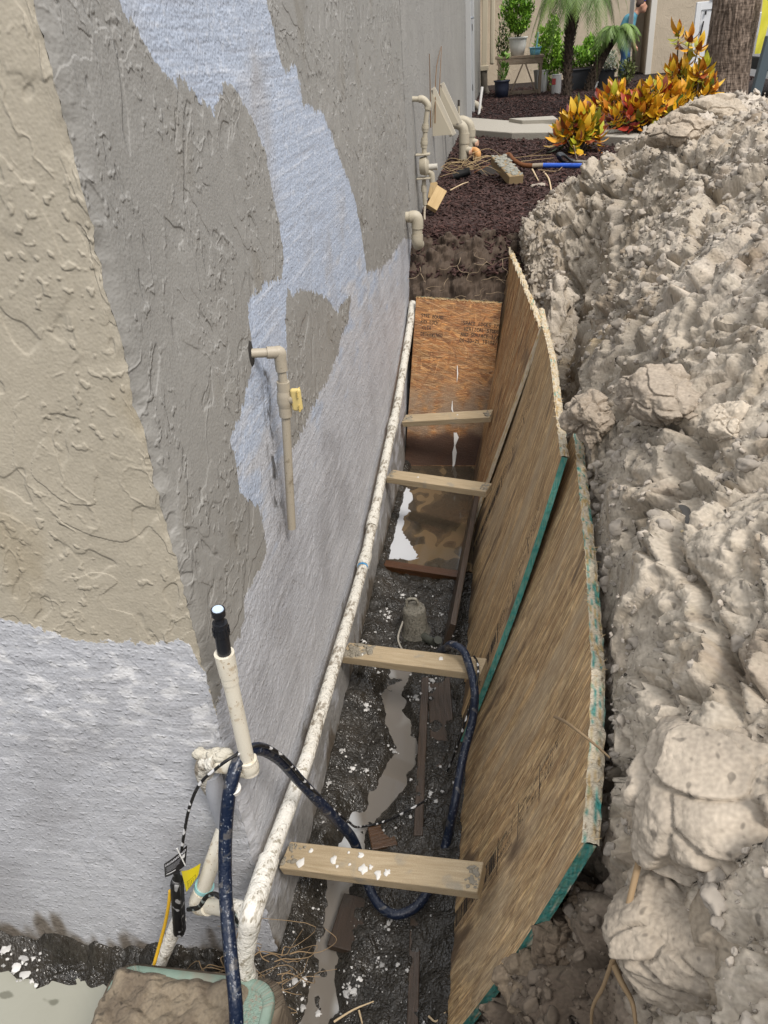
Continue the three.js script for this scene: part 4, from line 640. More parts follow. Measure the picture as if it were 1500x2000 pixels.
{
  const t = thing('power_cable', 'black pump cable with plug and tags hanging by the pipe elbow', 'cable', [-0.208,-0.838,-1.14]);
  part(t, 'cord', tube([[-0.167,-0.692,-1.14], [-0.131,-0.564,-1.145], [-0.083,-0.424,-1.15], [-0.042,-0.346,-1.155], [0.001,-0.301,-1.16], [0.038,-0.269,-1.165], [0.061,-0.271,-1.19], [0.089,-0.278,-1.22], [0.116,-0.354,-1.27], [0.147,-0.569,-1.35], [0.183,-0.777,-1.43], [0.2,-0.924,-1.5], [0.185,-1.28,-1.74], [0.266,-1.26,-1.756], [0.369,-1.2,-1.779], [0.425,-1.399,-2.023], [0.492,-1.192,-2.005], [0.546,-0.994,-2.03], [0.581,-0.885,-2.106], [0.576,-0.901,-2.228], [0.563,-0.879,-2.234]], 0.0042, { sides: 8, curve: 7 }), cableMat);
  const plugMat = new THREE.MeshStandardMaterial({ map: cableTex, color: 0xb0b0b0, roughness: 0.55 }), pa = [-0.176,-0.715,-1.13], pb = [-0.226,-0.98,-1.13];
  const plug = part(t, 'plug', bar(pa, pb, 0.032, 0.036, { ease: 0.012 }), plugMat); part(plug, 'plug_neck', tube([steps(pa, pb, -0.12), steps(pa, pb, 0.05)], [0.008, 0.014], { sides: 12 }), plugMat);
  const tags = (name, corners, draw, w, h) => { const c = document.createElement('canvas'); c.width = w; c.height = h; draw(c.getContext('2d'), w, h); const m = new THREE.CanvasTexture(c); m.colorSpace = THREE.SRGBColorSpace; const [A, B, C, D] = corners; const g = sheet(8, 8, (a, b) => { const p = mix3(mix3(A, B, a), mix3(D, C, a), b); return [p[0], p[1], p[2] + Math.sin(a * 3) * 0.006, a, 1 - b]; }, { flip: true }); const back = g.clone(); back.translate(0, 0, -0.0012); part(t, name, join([g, back]), new THREE.MeshStandardMaterial({ map: m, roughness: 0.45 })); };
  tags('warning_tag', [[-0.187,-0.631,-1.115],[-0.103,-0.539,-1.115],[-0.127,-0.627,-1.115],[-0.198,-0.69,-1.115]], (x, w, h) => { x.fillStyle = '#15151a'; x.fillRect(0, 0, w, h); x.fillStyle = '#d8d8dc'; x.font = 'bold 46px sans-serif'; x.fillText('DRUMMOND', 8, 62, w - 16); x.fillStyle = '#a9a9ae'; for (let k = 0; k < 5; k++) x.fillRect(20 + (k % 2) * 14, 92 + k * 19, w * (0.8 - (k * 37 % 30) / 100), 5); x.fillStyle = '#dcdcdc'; x.fillRect(24, 204, 120, 14); x.fillRect(210, 80, 30, 50); }, 256, 256);
  tags('warning_tag', [[-0.148,-0.664,-1.12],[-0.086,-0.62,-1.12],[-0.102,-0.67,-1.12],[-0.154,-0.755,-1.12]], (x, w, h) => { x.fillStyle = '#e3cf1c'; x.fillRect(0, 0, w, h); x.strokeStyle = '#3a3510'; x.lineWidth = 5; for (let k = 0; k < 4; k++) { x.beginPath(); x.moveTo(60 + k * 22, 170); x.lineTo(60 + k * 22, 240); x.stroke(); } x.strokeRect(44, 150, 110, 100); }, 200, 256);
  part(t, 'cable_tie', tube([[-0.131,-0.55,-1.11], [-0.124,-0.619,-1.11]], 0.0018, { sides: 6 }), matte(0xd9d9d6, 0.4));
}
solo('extension_cord', 'yellow extension cord hanging from the black plug', 'cord', tube([[-0.221,-0.967,-1.12], [-0.23,-0.916,-1.125], [-0.209,-0.775,-1.13], [-0.219,-0.816,-1.125], [-0.254,-0.924,-1.12], [-0.29,-1.025,-1.1], [-0.305,-1.075,-1.06], [-0.314,-1.109,-1.02]].slice(2), 0.005, { sides: 10, curve: 6 }), matte(0xd0a52a, 0.5), [-0.29,-1.025,-1.1]);
solo('rubber_tube', 'thin dark rubber tube bent over the white branch pipe', 'tube', tube([[-0.151,-0.802,-1.1], [-0.108,-0.761,-1.085], [-0.065,-0.688,-1.075], [-0.036,-0.668,-1.07], [0.001,-0.685,-1.05], [0.023,-0.755,-1.04], [0.03,-0.837,-1.03], [0.023,-0.931,-1.02], [0.02,-0.996,-1]], 0.0062, { sides: 10, curve: 6 }), new THREE.MeshStandardMaterial({ map: cableTex, color: 0x9aa6a2, roughness: 0.5 }), [-0.036,-0.668,-1.07]);
{ // green irrigation box heaped with soil, at the foot of the end wall
  const y = -0.95, L = -0.352, R = 0.1, B = -1.015, F = -0.62, t = thing('valve_box', 'green plastic valve box heaped with brown soil under the blue hose', 'valve box', [-0.13, -1.4, -0.8]);
  const ring = (gx, yy, rad) => { const pts = [], x0 = L - gx, x1 = R + gx, z0 = B - gx, z1 = F + gx; for (const [cx, cz, a0] of [[x1 - rad, z1 - rad, 0], [x0 + rad, z1 - rad, 1], [x0 + rad, z0 + rad, 2], [x1 - rad, z0 + rad, 3]]) for (let k = 0; k <= 8; k++) { const a = (a0 + k / 8) * Math.PI / 2; pts.push([cx + Math.cos(a) * rad, yy, cz + Math.sin(a) * rad]); } return pts; };
  const rings = (list) => { const n = list[0].length, pos = [], uv = [], idx = []; list.forEach((r, j) => { for (let i = 0; i <= n; i++) { pos.push(...r[i % n]); uv.push(i / n * 1.6, r[0][1]); } }); for (let j = 0; j + 1 < list.length; j++) for (let i = 0; i < n; i++) { const a = j * (n + 1) + i, b = a + n + 1; idx.push(a, b, a + 1, a + 1, b, b + 1); } return geometryOf(pos, uv, idx); };
  const green = new THREE.MeshStandardMaterial({ map: speckled(rgb(0x74887c), rgb(0x827a6d), 1.0, 4), roughness: 0.6, bumpMap: soilBump, bumpScale: 0.003 });
  part(t, 'body', rings([ring(0.05, -1.5, 0.07), ring(0.02, y - 0.07, 0.06), ring(0.02, y - 0.03, 0.06), ring(0.0, y - 0.028, 0.06)]), new THREE.MeshStandardMaterial({ map: speckled(rgb(0x6c6152), rgb(0x574b3e), 0.9, 5), roughness: 0.85, bumpMap: soilBump, bumpScale: 0.01 }));
  part(t, 'rim', rings([ring(0.0, y - 0.05, 0.06), ring(0.004, y - 0.01, 0.062), ring(0.0, y, 0.06), ring(-0.02, y + 0.002, 0.05), ring(-0.026, y - 0.01, 0.045)]), green);
  part(t, 'lid', sheet(8, 8, (a, b) => [mix(L + 0.02, R - 0.02, a), y - 0.008, mix(B + 0.02, F, b), a, b], { flip: true }), green);
  part(t, 'caked_soil', sheet(120, 100, (a, b) => { const x = mix(L, R, a), z = mix(B, F, b), e = Math.min(a, 1 - a) * 0.45, f = b * 0.4, edge = smooth(0.02, 0.075, Math.min(e + (a > 0.5 ? -0.03 : 0.05), f + 0.03) + n2(x * 14, z * 14) * 0.022); return [x, y - 0.03 + edge * (0.042 + lumps(x * 12, z * 12) * 0.022 + lumps(x * 30, z * 30) * 0.012 + n2(x * 90, z * 90) * 0.004), z, x, z, ...lin3(mix3(rgb(0x877d6d), rgb(0x6f6558), smooth(-0.2, 0.3, fbm(x * 9, z * 9, 3))))]; }, { color: true, flip: true }), soilMat).userData.label = 'crumbly brown soil stuck on the lid';
}
{ // tap pipe on the wall
  const t = thing('wall_spigot', 'beige PVC pipe with yellow ball valve sticking out of the streaked wall', 'valve pipe', [0,0.46,-1.916]);
  const tan = new THREE.MeshStandardMaterial({ map: speckled(rgb(0xa59c8b), rgb(0x7f7565), 0.5, 12), roughness: 0.5 }), a = [0,0.47,-1.888], b = [0.069,0.46,-1.92], v0 = [0.067,0.376,-1.92], v1 = [0.06,0.273,-1.92], e = [0.026,-0.105,-1.92], v = steps(v0, v1, 0.5);
  part(t, 'pipe', tube([a, b], 0.0125, { sides: 18 }), tan); part(t, 'elbow', tube([steps(a, b, 0.55), steps(a, b, 0.85), b, steps(b, v0, 0.3), steps(b, v0, 0.62)], [0.0165, 0.0165, 0.017, 0.0165, 0.0165], { sides: 18, curve: 5 }), tan);
  part(t, 'pipe', tube([b, v0], 0.0125, { sides: 18 }), tan); part(t, 'tail_pipe', tube([v1, e], 0.0125, { sides: 18 }), tan);
  part(t, 'valve_body', join([tube([v0, steps(v0, v1, 0.3)], 0.018, { sides: 20 }), tube([steps(v0, v1, 0.22), steps(v0, v1, 0.4), steps(v0, v1, 0.6), steps(v0, v1, 0.78)], [0.017, 0.021, 0.021, 0.017], { sides: 20, curve: 4 }), tube([steps(v0, v1, 0.7), v1], 0.018, { sides: 20 }), tube([v, [v[0] + 0.028, v[1], v[2] + 0.004]], 0.012, { sides: 16 })]), tan);
  const h = part(t, 'handle', bar([v[0] + 0.036, v[1] + 0.033, v[2] + 0.005], [v[0] + 0.036, v[1] - 0.033, v[2] + 0.005], 0.03, 0.017, { ease: 0.008 }), matte(0xcdb878, 0.5)), grips = [];
  for (let k = 0; k < 10; k++) { const y = v[1] + (k < 5 ? 0.03 - k * 0.0045 : -0.012 - (k - 5) * 0.0045); grips.push(box(v[0] + 0.0445, y, v[2] + 0.005, 0.004, 0.0022, 0.03, 0.001)); }
  part(h, 'grip', join(grips), matte(0xc2ab68, 0.5)); part(t, 'hole', lump(0.0, a[1] - 0.005, a[2], 0.006, 0.04, 0.022, 2, 0.4, 3), matte(0x2b2824, 0.95), 'dark broken hole around the pipe');
}
{ // pump
  const t = thing('sump_pump', 'mud covered submersible pump sitting in the trench mud', 'pump', [0.251,-1.32,-2.851]);
  const p = [0.251,-1.32,-2.851], m = new THREE.MeshStandardMaterial({ map: speckled(rgb(0x8a867a), rgb(0x57534a), 0.8, 3), roughness: 0.55, bumpMap: soilBump, bumpScale: 0.006 }), m2 = matte(0x45473f, 0.5);
  part(t, 'housing', lathe([[0.0001, 0], [0.075, 0], [0.075, 0.03], [0.06, 0.045], [0.055, 0.15], [0.05, 0.17], [0.02, 0.18], [0.0001, 0.18]], p[0], p[1], p[2], 28), m);
  part(t, 'handle', tube([[p[0] - 0.035, p[1] + 0.17, p[2]], [p[0] - 0.03, p[1] + 0.215, p[2]], [p[0] + 0.01, p[1] + 0.22, p[2]], [p[0] + 0.02, p[1] + 0.17, p[2]]], 0.007, { sides: 8, curve: 5 }), m);
  part(t, 'base', lathe([[0.0001, -0.02], [0.1, -0.02], [0.1, 0.01], [0.08, 0.02], [0.0001, 0.02]], p[0], p[1], p[2], 10), m2);
  part(t, 'outlet', tube([[p[0] + 0.04, p[1] + 0.03, p[2] + 0.04], [p[0] + 0.1, p[1] + 0.035, p[2] + 0.09], [p[0] + 0.12, p[1] + 0.07, p[2] + 0.11]], 0.02, { sides: 12, curve: 5 }), m2);
  part(t, 'cord', tube([[p[0] - 0.055, p[1] + 0.1, p[2] + 0.02], [p[0] - 0.075, p[1] + 0.04, p[2] + 0.08], [p[0] - 0.03, p[1] + 0.02, p[2] + 0.16], [p[0] + 0.02, p[1] + 0.02, p[2] + 0.2]], 0.005, { sides: 8, curve: 6 }), matte(0xa29d92, 0.6));
}
// roots and scraps
const rootMat = matte(0x8d775a, 0.9), paleRoot = matte(0xcbb592, 0.9), darkRoot = matte(0x6f5539, 0.9);
function roots(label, category, base, list, mat, radius = 0.002, seed = 1, group) {
  const r = random(seed), t = thing('root', label, category, base, group), gs = list.map((pts) => tube(pts.map((p) => [p[0] + (r() - 0.5) * radius * 2, p[1] + (r() - 0.5) * radius * 2, p[2] + (r() - 0.5) * radius * 2]), pts.map((_, i) => radius * (1 - 0.7 * i / pts.length)), { sides: 6, curve: 4 }));
  if (gs.length < 10) gs.forEach((g) => part(t, 'strand', g, mat)); else part(t, 'strands', join(gs), mat).userData.kind = 'stuff'; return t;
}
roots('thick forked brown root poking from the soil beside the clods', 'root', [0.89,-0.3,-0.801], [[[0.901,-0.02,-0.816], [0.885,-0.06,-0.769], [0.87,-0.12,-0.734], [0.868,-0.17,-0.724], [0.855,-0.25,-0.727], [0.847,-0.33,-0.728], [0.841,-0.4,-0.722]], [[0.87,-0.17,-0.729], [0.882,-0.18,-0.699], [0.89,-0.2,-0.678], [0.898,-0.22,-0.654]]], rootMat, 0.0062, 2);
roots('thin twig lying across the frayed board edge', 'twig', [0.864,-0.1,-1.136], [[[0.808,-0.351,-1.442], [0.828,-0.13,-1.2], [0.865,-0.08,-1.108], [0.882,-0.05,-1.052]]], rootMat, 0.0045, 3);
{
  const r = random(33), list = []; for (let i = 0; i < 34; i++) { const x = 0.02 + r() * 0.2 - 0.15, z = -1.18 + r() * 0.16, y = -1.18 + r() * 0.1, a = r() * TAU; const p = [[x, y, z]]; for (let k = 1; k < 6; k++) p.push([x + Math.cos(a + k * 0.4 * (r() - 0.5)) * 0.035 * k, y + (r() - 0.55) * 0.05 * k * 0.6, Math.max(-1.23, z + Math.sin(a) * 0.02 * k)]); list.push(p); }
  roots('tangle of fine tan roots behind the green box', 'roots', [-0.03, -1.2, -1.12], list, rootMat, 0.0018, 4);
  const l2 = []; for (let i = 0; i < 26; i++) { const x = 0.05 + r() * 0.9, y = -0.05 - r() * 0.35, z = -5.3 + (0 - y) * 0.25 + 0.06, p = [[x, y, z]]; let a = r() * TAU; for (let k = 1; k < 6; k++) { a += (r() - 0.5); p.push([x + Math.cos(a) * 0.03 * k, y + Math.sin(a) * 0.02 * k - 0.006 * k, z + 0.01 + r() * 0.02]); } l2.push(p); }
  roots('fine roots hanging from the dark soil bank above the printed board', 'roots', [0.4, -0.2, -5.2], l2, matte(0x9d8b73, 0.9), 0.002, 6);
  roots('thin twigs lying in the mud below the near brace', 'twig', [0.268,-1.27,-1.135], [[[0.207,-1.28,-1.088], [0.258,-1.26,-1.112], [0.316,-1.25,-1.138]], [[0.27,-1.28,-1.119], [0.287,-1.27,-1.081]], [[0.48,-1.27,-1.124], [0.503,-1.26,-1.104], [0.525,-1.25,-1.129]]], paleRoot, 0.0035, 7);
  roots('fine cream twigs stuck in the cut face of soil by the board', 'twig', [0.856,-0.4,-0.917], [[[0.846,-0.4,-0.919], [0.884,-0.38,-0.907]], [[0.973,-0.05,-0.776], [1.025,0,-0.764]]], paleRoot, 0.003, 8);
}
solo('rubber_strip', 'torn strip of dark grey sheeting lying on the pale rock', 'strip', (() => { const p = [...[[1.096,0.13,-1.648],[1.1,0.13,-1.587],[1.098,0.13,-1.529]], ...[[1.117,0.1,-1.526],[1.114,0.1,-1.476],[1.119,0.1,-1.419]]]; return sheet(3, 30, (a, b) => { const i = Math.min(p.length - 2, Math.floor(b * (p.length - 1))), f = b * (p.length - 1) - i, q = steps(p[i], p[i + 1], f), w = 0.022 * (1 + n2(b * 9, 3)); return [q[0] + (a - 0.5) * w, q[1] + 0.028 + Math.sin(a * Math.PI) * 0.004, q[2] + (a - 0.5) * w * 0.5, a, b]; }, { flip: true }); })(), matte(0x4a4845, 0.9), [1.098,0.13,-1.529]);

// ---------------------------------------------------------------- fittings along the far wall
const beigePvc = new THREE.MeshStandardMaterial({ map: speckled(rgb(0xaea693), rgb(0x8a806d), 0.2, 14), roughness: 0.55 });
{
  const t = thing('backflow_preventer', 'beige vacuum breaker with round body on a pipe loop from the far wall', 'valve pipe', [0.068,0.381,-5.9]);
  const q = (x, y) => [0.068,0.381,-5.9], P = [[-0.02,0.81,-5.9],[0.071,0.802,-5.9],[0.105,0.763,-5.9],[0.091,0.695,-5.9],[0.082,0.638,-5.9],[0.077,0.6,-5.9],[0.071,0.549,-5.9],[0.065,0.497,-5.9],[0.064,0.458,-5.9],[0.061,0.405,-5.9],[0.057,0.297,-5.9],[0.055,0.257,-5.9],[0.053,0.212,-5.9],[0.057,0.125,-5.9]];
  part(t, 'pipe', tube([P[0], P[1]], 0.017, { sides: 16 }), beigePvc); part(t, 'elbow', tube([steps(P[0], P[1], 0.7), P[1], P[2], steps(P[2], P[3], 0.35)], 0.023, { sides: 16, curve: 5 }), beigePvc);
  part(t, 'pipe', tube([P[2], P[3], P[4], P[8]], 0.017, { sides: 16 }), beigePvc);
  for (const k of [4, 6]) part(t, 'union', join([tube([steps(P[k], P[k + 1], -0.3), steps(P[k], P[k + 1], 0.9)], 0.023, { sides: 8 }), tube([steps(P[k], P[k + 1], 0.1), steps(P[k], P[k + 1], 0.5)], 0.026, { sides: 8 })]), beigePvc);
  const c = P[9], d = [[-0.03, 0.045], [-0.028, 0.055], [0.0, 0.062], [0.012, 0.066], [0.016, 0.066], [0.024, 0.058], [0.035, 0.03]], body = lathe([[0.0001, -0.032], ...d.map(([h, r]) => [r, h]), [0.0001, 0.036]], 0, 0, 0, 28);
  body.rotateZ(-Math.PI / 2); body.translate(c[0], c[1] - 0.02, c[2]); part(t, 'body', body, beigePvc);
  part(t, 'outlet', tube([[c[0] + 0.03, c[1] - 0.03, c[2]], [c[0] + 0.095, c[1] - 0.03, c[2]]], 0.021, { sides: 16 }), matte(0xb7b3a8, 0.5)); part(t, 'outlet', tube([[c[0] + 0.03, c[1] - 0.06, c[2]], [c[0] + 0.05, c[1] - 0.07, c[2]], [c[0] + 0.055, c[1] - 0.13, c[2]]], 0.02, { sides: 16, curve: 4 }), beigePvc);
  for (const y of [0.055, -0.1]) part(t, 'bracket', box(c[0] - 0.005, c[1] + y, c[2], 0.1, 0.012, 0.08), beigePvc);
  part(t, 'pipe', tube([P[10], P[11], P[13]], 0.015, { sides: 14 }), beigePvc); part(t, 'union', tube([P[11], P[12]], 0.02, { sides: 8 }), beigePvc);
  part(t, 'drip_tube', tube([P[13], [0.055,0.046,-5.85], [0.079,-0.041,-5.75], [0.131,-0.116,-5.6]], 0.008, { sides: 10, curve: 6 }), matte(0xa39886, 0.6));
}
{
  const t = thing('overflow_elbow', 'fat beige pipe elbow turned down from the far wall above the dig', 'pipe', [0.07,0.113,-5.25]);
  part(t, 'pipe', tube([[-0.026,0.168,-5.25], [0.032,0.166,-5.25]], 0.034, { sides: 20 }), beigePvc); part(t, 'elbow', tube([[0.025,0.166,-5.25], [0.062,0.165,-5.25], [0.071,0.139,-5.25], [0.069,0.094,-5.25]], 0.039, { sides: 20, curve: 5 }), beigePvc);
  part(t, 'pipe', tube([[0.07,0.113,-5.25], [0.066,0.042,-5.25]], 0.034, { sides: 20 }), beigePvc); part(t, 'end_elbow', tube([[0.067,0.055,-5.25], [0.065,0.009,-5.25], [0.07,-0.017,-5.28]], 0.038, { sides: 20, curve: 4 }), beigePvc);
}
[[[[0.003,0.783,-7.3],[0.003,0.434,-7.3],[0.166,0.437,-7.3]], 'triangular beige wall bracket behind the vacuum breaker'], [[[0.007,0.774,-8.2],[0.001,0.439,-8.2],[0.168,0.443,-8.2]], 'triangular beige wall bracket above the fat pipe elbows']].forEach(([[a, b, c], label]) => {
  const t = thing('wall_bracket', label, 'bracket', b, 'triangular brackets on the far wall'), m = matte(0xb0a895, 0.65), z = a[2];
  const s = new THREE.Shape([new THREE.Vector2(a[0] - 0.01, a[1]), new THREE.Vector2(a[0] - 0.01, b[1]), new THREE.Vector2(c[0], c[1])]), g = new THREE.ExtrudeGeometry(s, { depth: 0.02, bevelEnabled: false }); g.translate(0, 0, z - 0.02);
  part(t, 'plate', g, m); part(t, 'flange', bar([a[0], a[1] + 0.01, z - 0.02], [c[0] + 0.008, c[1] - 0.01, z - 0.02], 0.06, 0.012, { ease: 0.003 }), matte(0xbdb6a6, 0.65)); part(t, 'back_plate', box(0.006, (a[1] + b[1]) / 2, z - 0.05, 0.014, a[1] - b[1], 0.09, 0.002), matte(0x6b655c, 0.8));
});
[[[[0.02,0.401,-8.6],[0.102,0.41,-8.6],[0.178,0.374,-8.6],[0.197,0.298,-8.6],[0.191,0.2,-8.6],[0.184,0.072,-8.6]], 'near fat beige vent pipe bending down into the mulch'], [[[0.04,0.331,-9.7],[0.121,0.342,-9.7],[0.189,0.301,-9.7],[0.211,0.232,-9.7],[0.205,0.154,-9.7],[0.198,0.038,-9.7]], 'far fat beige vent pipe bending down into the mulch']].forEach(([p, label]) => {
  const t = thing('vent_pipe', label, 'pipe', p[5], 'fat vent pipes on the far wall');
  part(t, 'elbow', tube([p[0], p[1], p[2], p[3]], 0.049, { sides: 20, curve: 6 }), beigePvc); part(t, 'collar', tube([steps(p[3], p[4], -0.2), steps(p[3], p[4], 0.75)], 0.053, { sides: 20 }), beigePvc);
  part(t, 'pipe', tube([p[3], p[4], p[5]], 0.047, { sides: 20 }), beigePvc); part(t, 'branch', tube([steps(p[4], p[5], 0.2), [p[4][0] + 0.075, p[4][1] - 0.05, p[4][2] + 0.02]], 0.036, { sides: 16 }), beigePvc);
  part(t, 'cap', tube([[p[4][0] + 0.06, p[4][1] - 0.06, p[4][2] + 0.015], [p[4][0] + 0.085, p[4][1] - 0.062, p[4][2] + 0.02]], 0.042, { sides: 18 }), matte(0xcfa58a, 0.6));
});
solo('orange_elbow', 'small orange pipe elbow lying on the mulch', 'elbow', tube([[0.241,0.143,-8.618], [0.294,0.153,-8.592], [0.333,0.132,-8.513], [0.321,0.072,-8.541]], 0.034, { sides: 16, curve: 6 }), matte(0xc9955c, 0.6), [0.296,0.045,-8.764]);
solo('white_stake', 'thin white PVC stick standing in the mulch by the door', 'stick', tube([[0.158,0.099,-13.28], [0.209,0.469,-13.4]], 0.02, { sides: 12 }), matte(0xd9d6d0, 0.5), [0.158,0.099,-13.28]);
solo('curved_vent', 'beige elbow coming out low on the wall beyond the door', 'pipe', tube([[-0.041,0.214,-14], [0.057,0.208,-14], [0.13,0.153,-14], [0.138,0.049,-14]], 0.055, { sides: 16, curve: 6 }), beigePvc, [0.089,0.192,-14]);
{ const t = thing('garden_riser', 'slim beige sprinkler pipe with dark head beside the wall near the door', 'sprinkler', [-0.093,0.089,-12.38]); part(t, 'pipe', tube([[0.018,0.241,-10.6], [0.022,0.432,-10.6]], 0.013, { sides: 10 }), beigePvc); part(t, 'head', tube([[0.022,0.426,-10.6], [0.023,0.492,-10.6]], 0.014, { sides: 10 }), matte(0x3a342e, 0.6)); }
{ // downspout
  const t = thing('downspout', 'beige downspout with ribbed drain hose at the end of the long wall', 'downspout', [0.102,0.099,-17.6]), m = matte(0xb3a994, 0.6);
  part(t, 'pipe', bar([0.103,0.59,-17.6], [0.124,1.862,-17.6], 0.1, 0.12, { ease: 0.012 }), m); part(t, 'pipe', bar([0.233,0.609,-18.4], [0.249,1.883,-18.4], 0.09, 0.11, { ease: 0.03 }), m);
  part(t, 'collar', join([bar([0.103,0.625,-17.6], [0.103,0.537,-17.6], 0.16, 0.18, { ease: 0.01 })]), m);
  const a = [0.093,0.538,-17.6], b = [0.102,0.108,-17.6], ribs = [], r = []; for (let k = 0; k <= 44; k++) { ribs.push([mix(a[0], b[0], k / 44) + Math.max(0, k - 26) * 0.004, mix(a[1], b[1] - 0.05, k / 44), a[2]]); r.push(k % 2 ? 0.062 : 0.075); }
  part(t, 'ribbed_hose', tube(ribs, r, { sides: 16 }), matte(0x6e675c, 0.8));
}
{ // concrete path
  const p = [[0.007,0.149,-12.45],[0.665,0.138,-11.477],[2.025,0.113,-9.418],[1.907,0.107,-8.898],[1.074,0.119,-9.883],[0.675,0.121,-10.077],[0.155,0.129,-10.738]], s = new THREE.Shape(p.map((q) => new THREE.Vector2(q[0], -q[2]))), g = new THREE.ExtrudeGeometry(s, { depth: 0.12, bevelEnabled: true, bevelSize: 0.01, bevelThickness: 0.01, bevelSegments: 2 }); g.rotateX(-Math.PI / 2); g.translate(0, 0.02, 0);
  const concrete = new THREE.MeshStandardMaterial({ color: 0xa19c91, roughness: 0.9, bumpMap: soilBump, bumpScale: 0.004 }); setting('path', g, concrete, 'pale concrete path from the side door');
  const p2 = [[0.626,0.156,-11.36],[1.189,0.156,-11.331],[1.231,0.15,-10.838],[0.794,0.152,-10.972]], s2 = new THREE.Shape(p2.map((q) => new THREE.Vector2(q[0], -q[2]))), g2 = new THREE.ExtrudeGeometry(s2, { depth: 0.1, bevelEnabled: false }); g2.rotateX(-Math.PI / 2); g2.translate(0, 0.09, 0); setting('path', g2, concrete, 'thin concrete slab edge behind the path');
}
// ---------------------------------------------------------------- tools and scraps on the mulch
{
  const t = thing('shovel', 'rusty shovel with blue handle lying on the mulch against the heap', 'shovel', [0.652,0.039,-8.209]);
  const n = [0.641,0.166,-8.026], L = [0.328,0.054,-7.797], rust = new THREE.MeshStandardMaterial({ color: 0x6e4527, roughness: 0.85, metalness: 0.25, bumpMap: soilBump, bumpScale: 0.004 });
  const K = [n, L, [0.422,0.032,-7.671], [0.696,0.052,-7.679]], plate = (k) => (a, b) => { const p = mix3(mix3(K[0], K[1], a), mix3(K[3], K[2], a), b); return [p[0], p[1] + Math.sin(b * Math.PI) * 0.03 - k, p[2]]; };
  part(t, 'blade', join([sheet(10, 10, plate(0), { flip: true }), sheet(10, 10, plate(0.004))]), new THREE.MeshStandardMaterial({ color: 0x2a241f, roughness: 0.7, metalness: 0.3, bumpMap: soilBump, bumpScale: 0.004 })); part(t, 'blade_rim', tube([[n[0], n[1] + 0.004, n[2]], steps(n, L, 0.5), L], 0.007, { sides: 8 }), rust);
  part(t, 'socket', tube([steps(n, L, 0.12), n, [0.685,0.135,-7.907], [0.77,0.094,-7.85], [0.863,0.084,-7.827]], [0.02, 0.022, 0.022, 0.022, 0.021], { sides: 12, curve: 6 }), rust);
  part(t, 'ferrule', tube([[0.845,0.084,-7.833], [0.965,0.084,-7.821]], 0.021, { sides: 14 }), matte(0x8b7f6d, 0.6)); part(t, 'handle', tube([[0.96,0.084,-7.822], [1.548,0.081,-7.589], [1.804,0.089,-7.404]], 0.021, { sides: 14 }), matte(0x2b5ac0, 0.4));
}
{
  const t = thing('timber_offcut', 'short timber with crumbly grey mortar on top, propped on the shovel blade', 'timber', [0.731,0.026,-7.166]);
  const a = [0.549,0.19,-7.53], b = [0.713,0.075,-7.115]; part(t, 'block', bar(a, b, 0.13, 0.075, { ease: 0.006, seed: 3 }), new THREE.MeshStandardMaterial({ map: pine.map, color: 0xd8d0c0, bumpMap: pine.rel, bumpScale: 0.003, roughness: 0.9 }));
  const r = random(41), A = V(...a), d = V(...b).sub(A), s = V(-d.z, 0, d.x).normalize(), l = []; for (let k = 0; k < 110; k++) { const f = r() * 0.98 + 0.01, q = A.clone().addScaledVector(d, f).addScaledVector(s, (r() - 0.5) * 0.115), e = 0.008 + r() * 0.012; l.push(lump(q.x, q.y + 0.037, q.z, e * 1.3, e * 0.6, e * 1.3, 1, 0.5, k)); }
  part(t, 'mortar', join(l), new THREE.MeshStandardMaterial({ color: 0x8b8a80, roughness: 0.95, bumpMap: soilBump, bumpScale: 0.006 })).userData.kind = 'stuff';
}
solo('wood_scrap', 'split pale pine block under the vacuum breaker', 'wood block', bar([0.095,0.086,-5.95], [0.162,0.192,-6.1], 0.085, 0.038, { roll: 0.7, ease: 0.004, seed: 2 }), freshMat, [0.097,0.015,-6.253], 'pine scraps by the far wall');
solo('wood_scrap', 'small pine wedge leaning on the wall behind the split block', 'wood block', bar([0.088,0.139,-6.05], [0.111,0.244,-6.1], 0.05, 0.03, { roll: 0.3, ease: 0.004, seed: 6 }), freshMat, [0.046,0.019,-6.603], 'pine scraps by the far wall');
solo('corrugated_pipe', 'black corrugated drain pipe end poking from the mulch by the wall', 'pipe', (() => { const a = [0.151,0.061,-7.594], b = [0.3,0.101,-7.594], p = [], r = []; for (let k = 0; k <= 30; k++) { p.push(steps(a, b, k / 30)); r.push(k % 2 ? 0.032 : 0.039); } return tube(p, r, { sides: 14 }); })(), matte(0x1c1d1e, 0.6), [0.201,0.034,-7.852]);
{
  const t = thing('garden_tool', 'grey tool handle with a black strap loop behind the shovel', 'tool', [1.217,0.04,-8.325]);
  part(t, 'handle', tube([[1.204,0.086,-7.978], [1.641,0.082,-7.642]], 0.014, { sides: 10 }), matte(0x8a857a, 0.6)); part(t, 'strap', tube([[1.261,0.076,-7.996], [1.191,0.067,-8.061], [1.112,0.124,-7.851], [1.094,0.164,-7.817], [1.133,0.164,-7.865], [1.202,0.106,-7.961], [1.258,0.085,-7.958]], 0.012, { sides: 8, curve: 6, squash: 2.2 }), matte(0x24272b, 0.5));
}
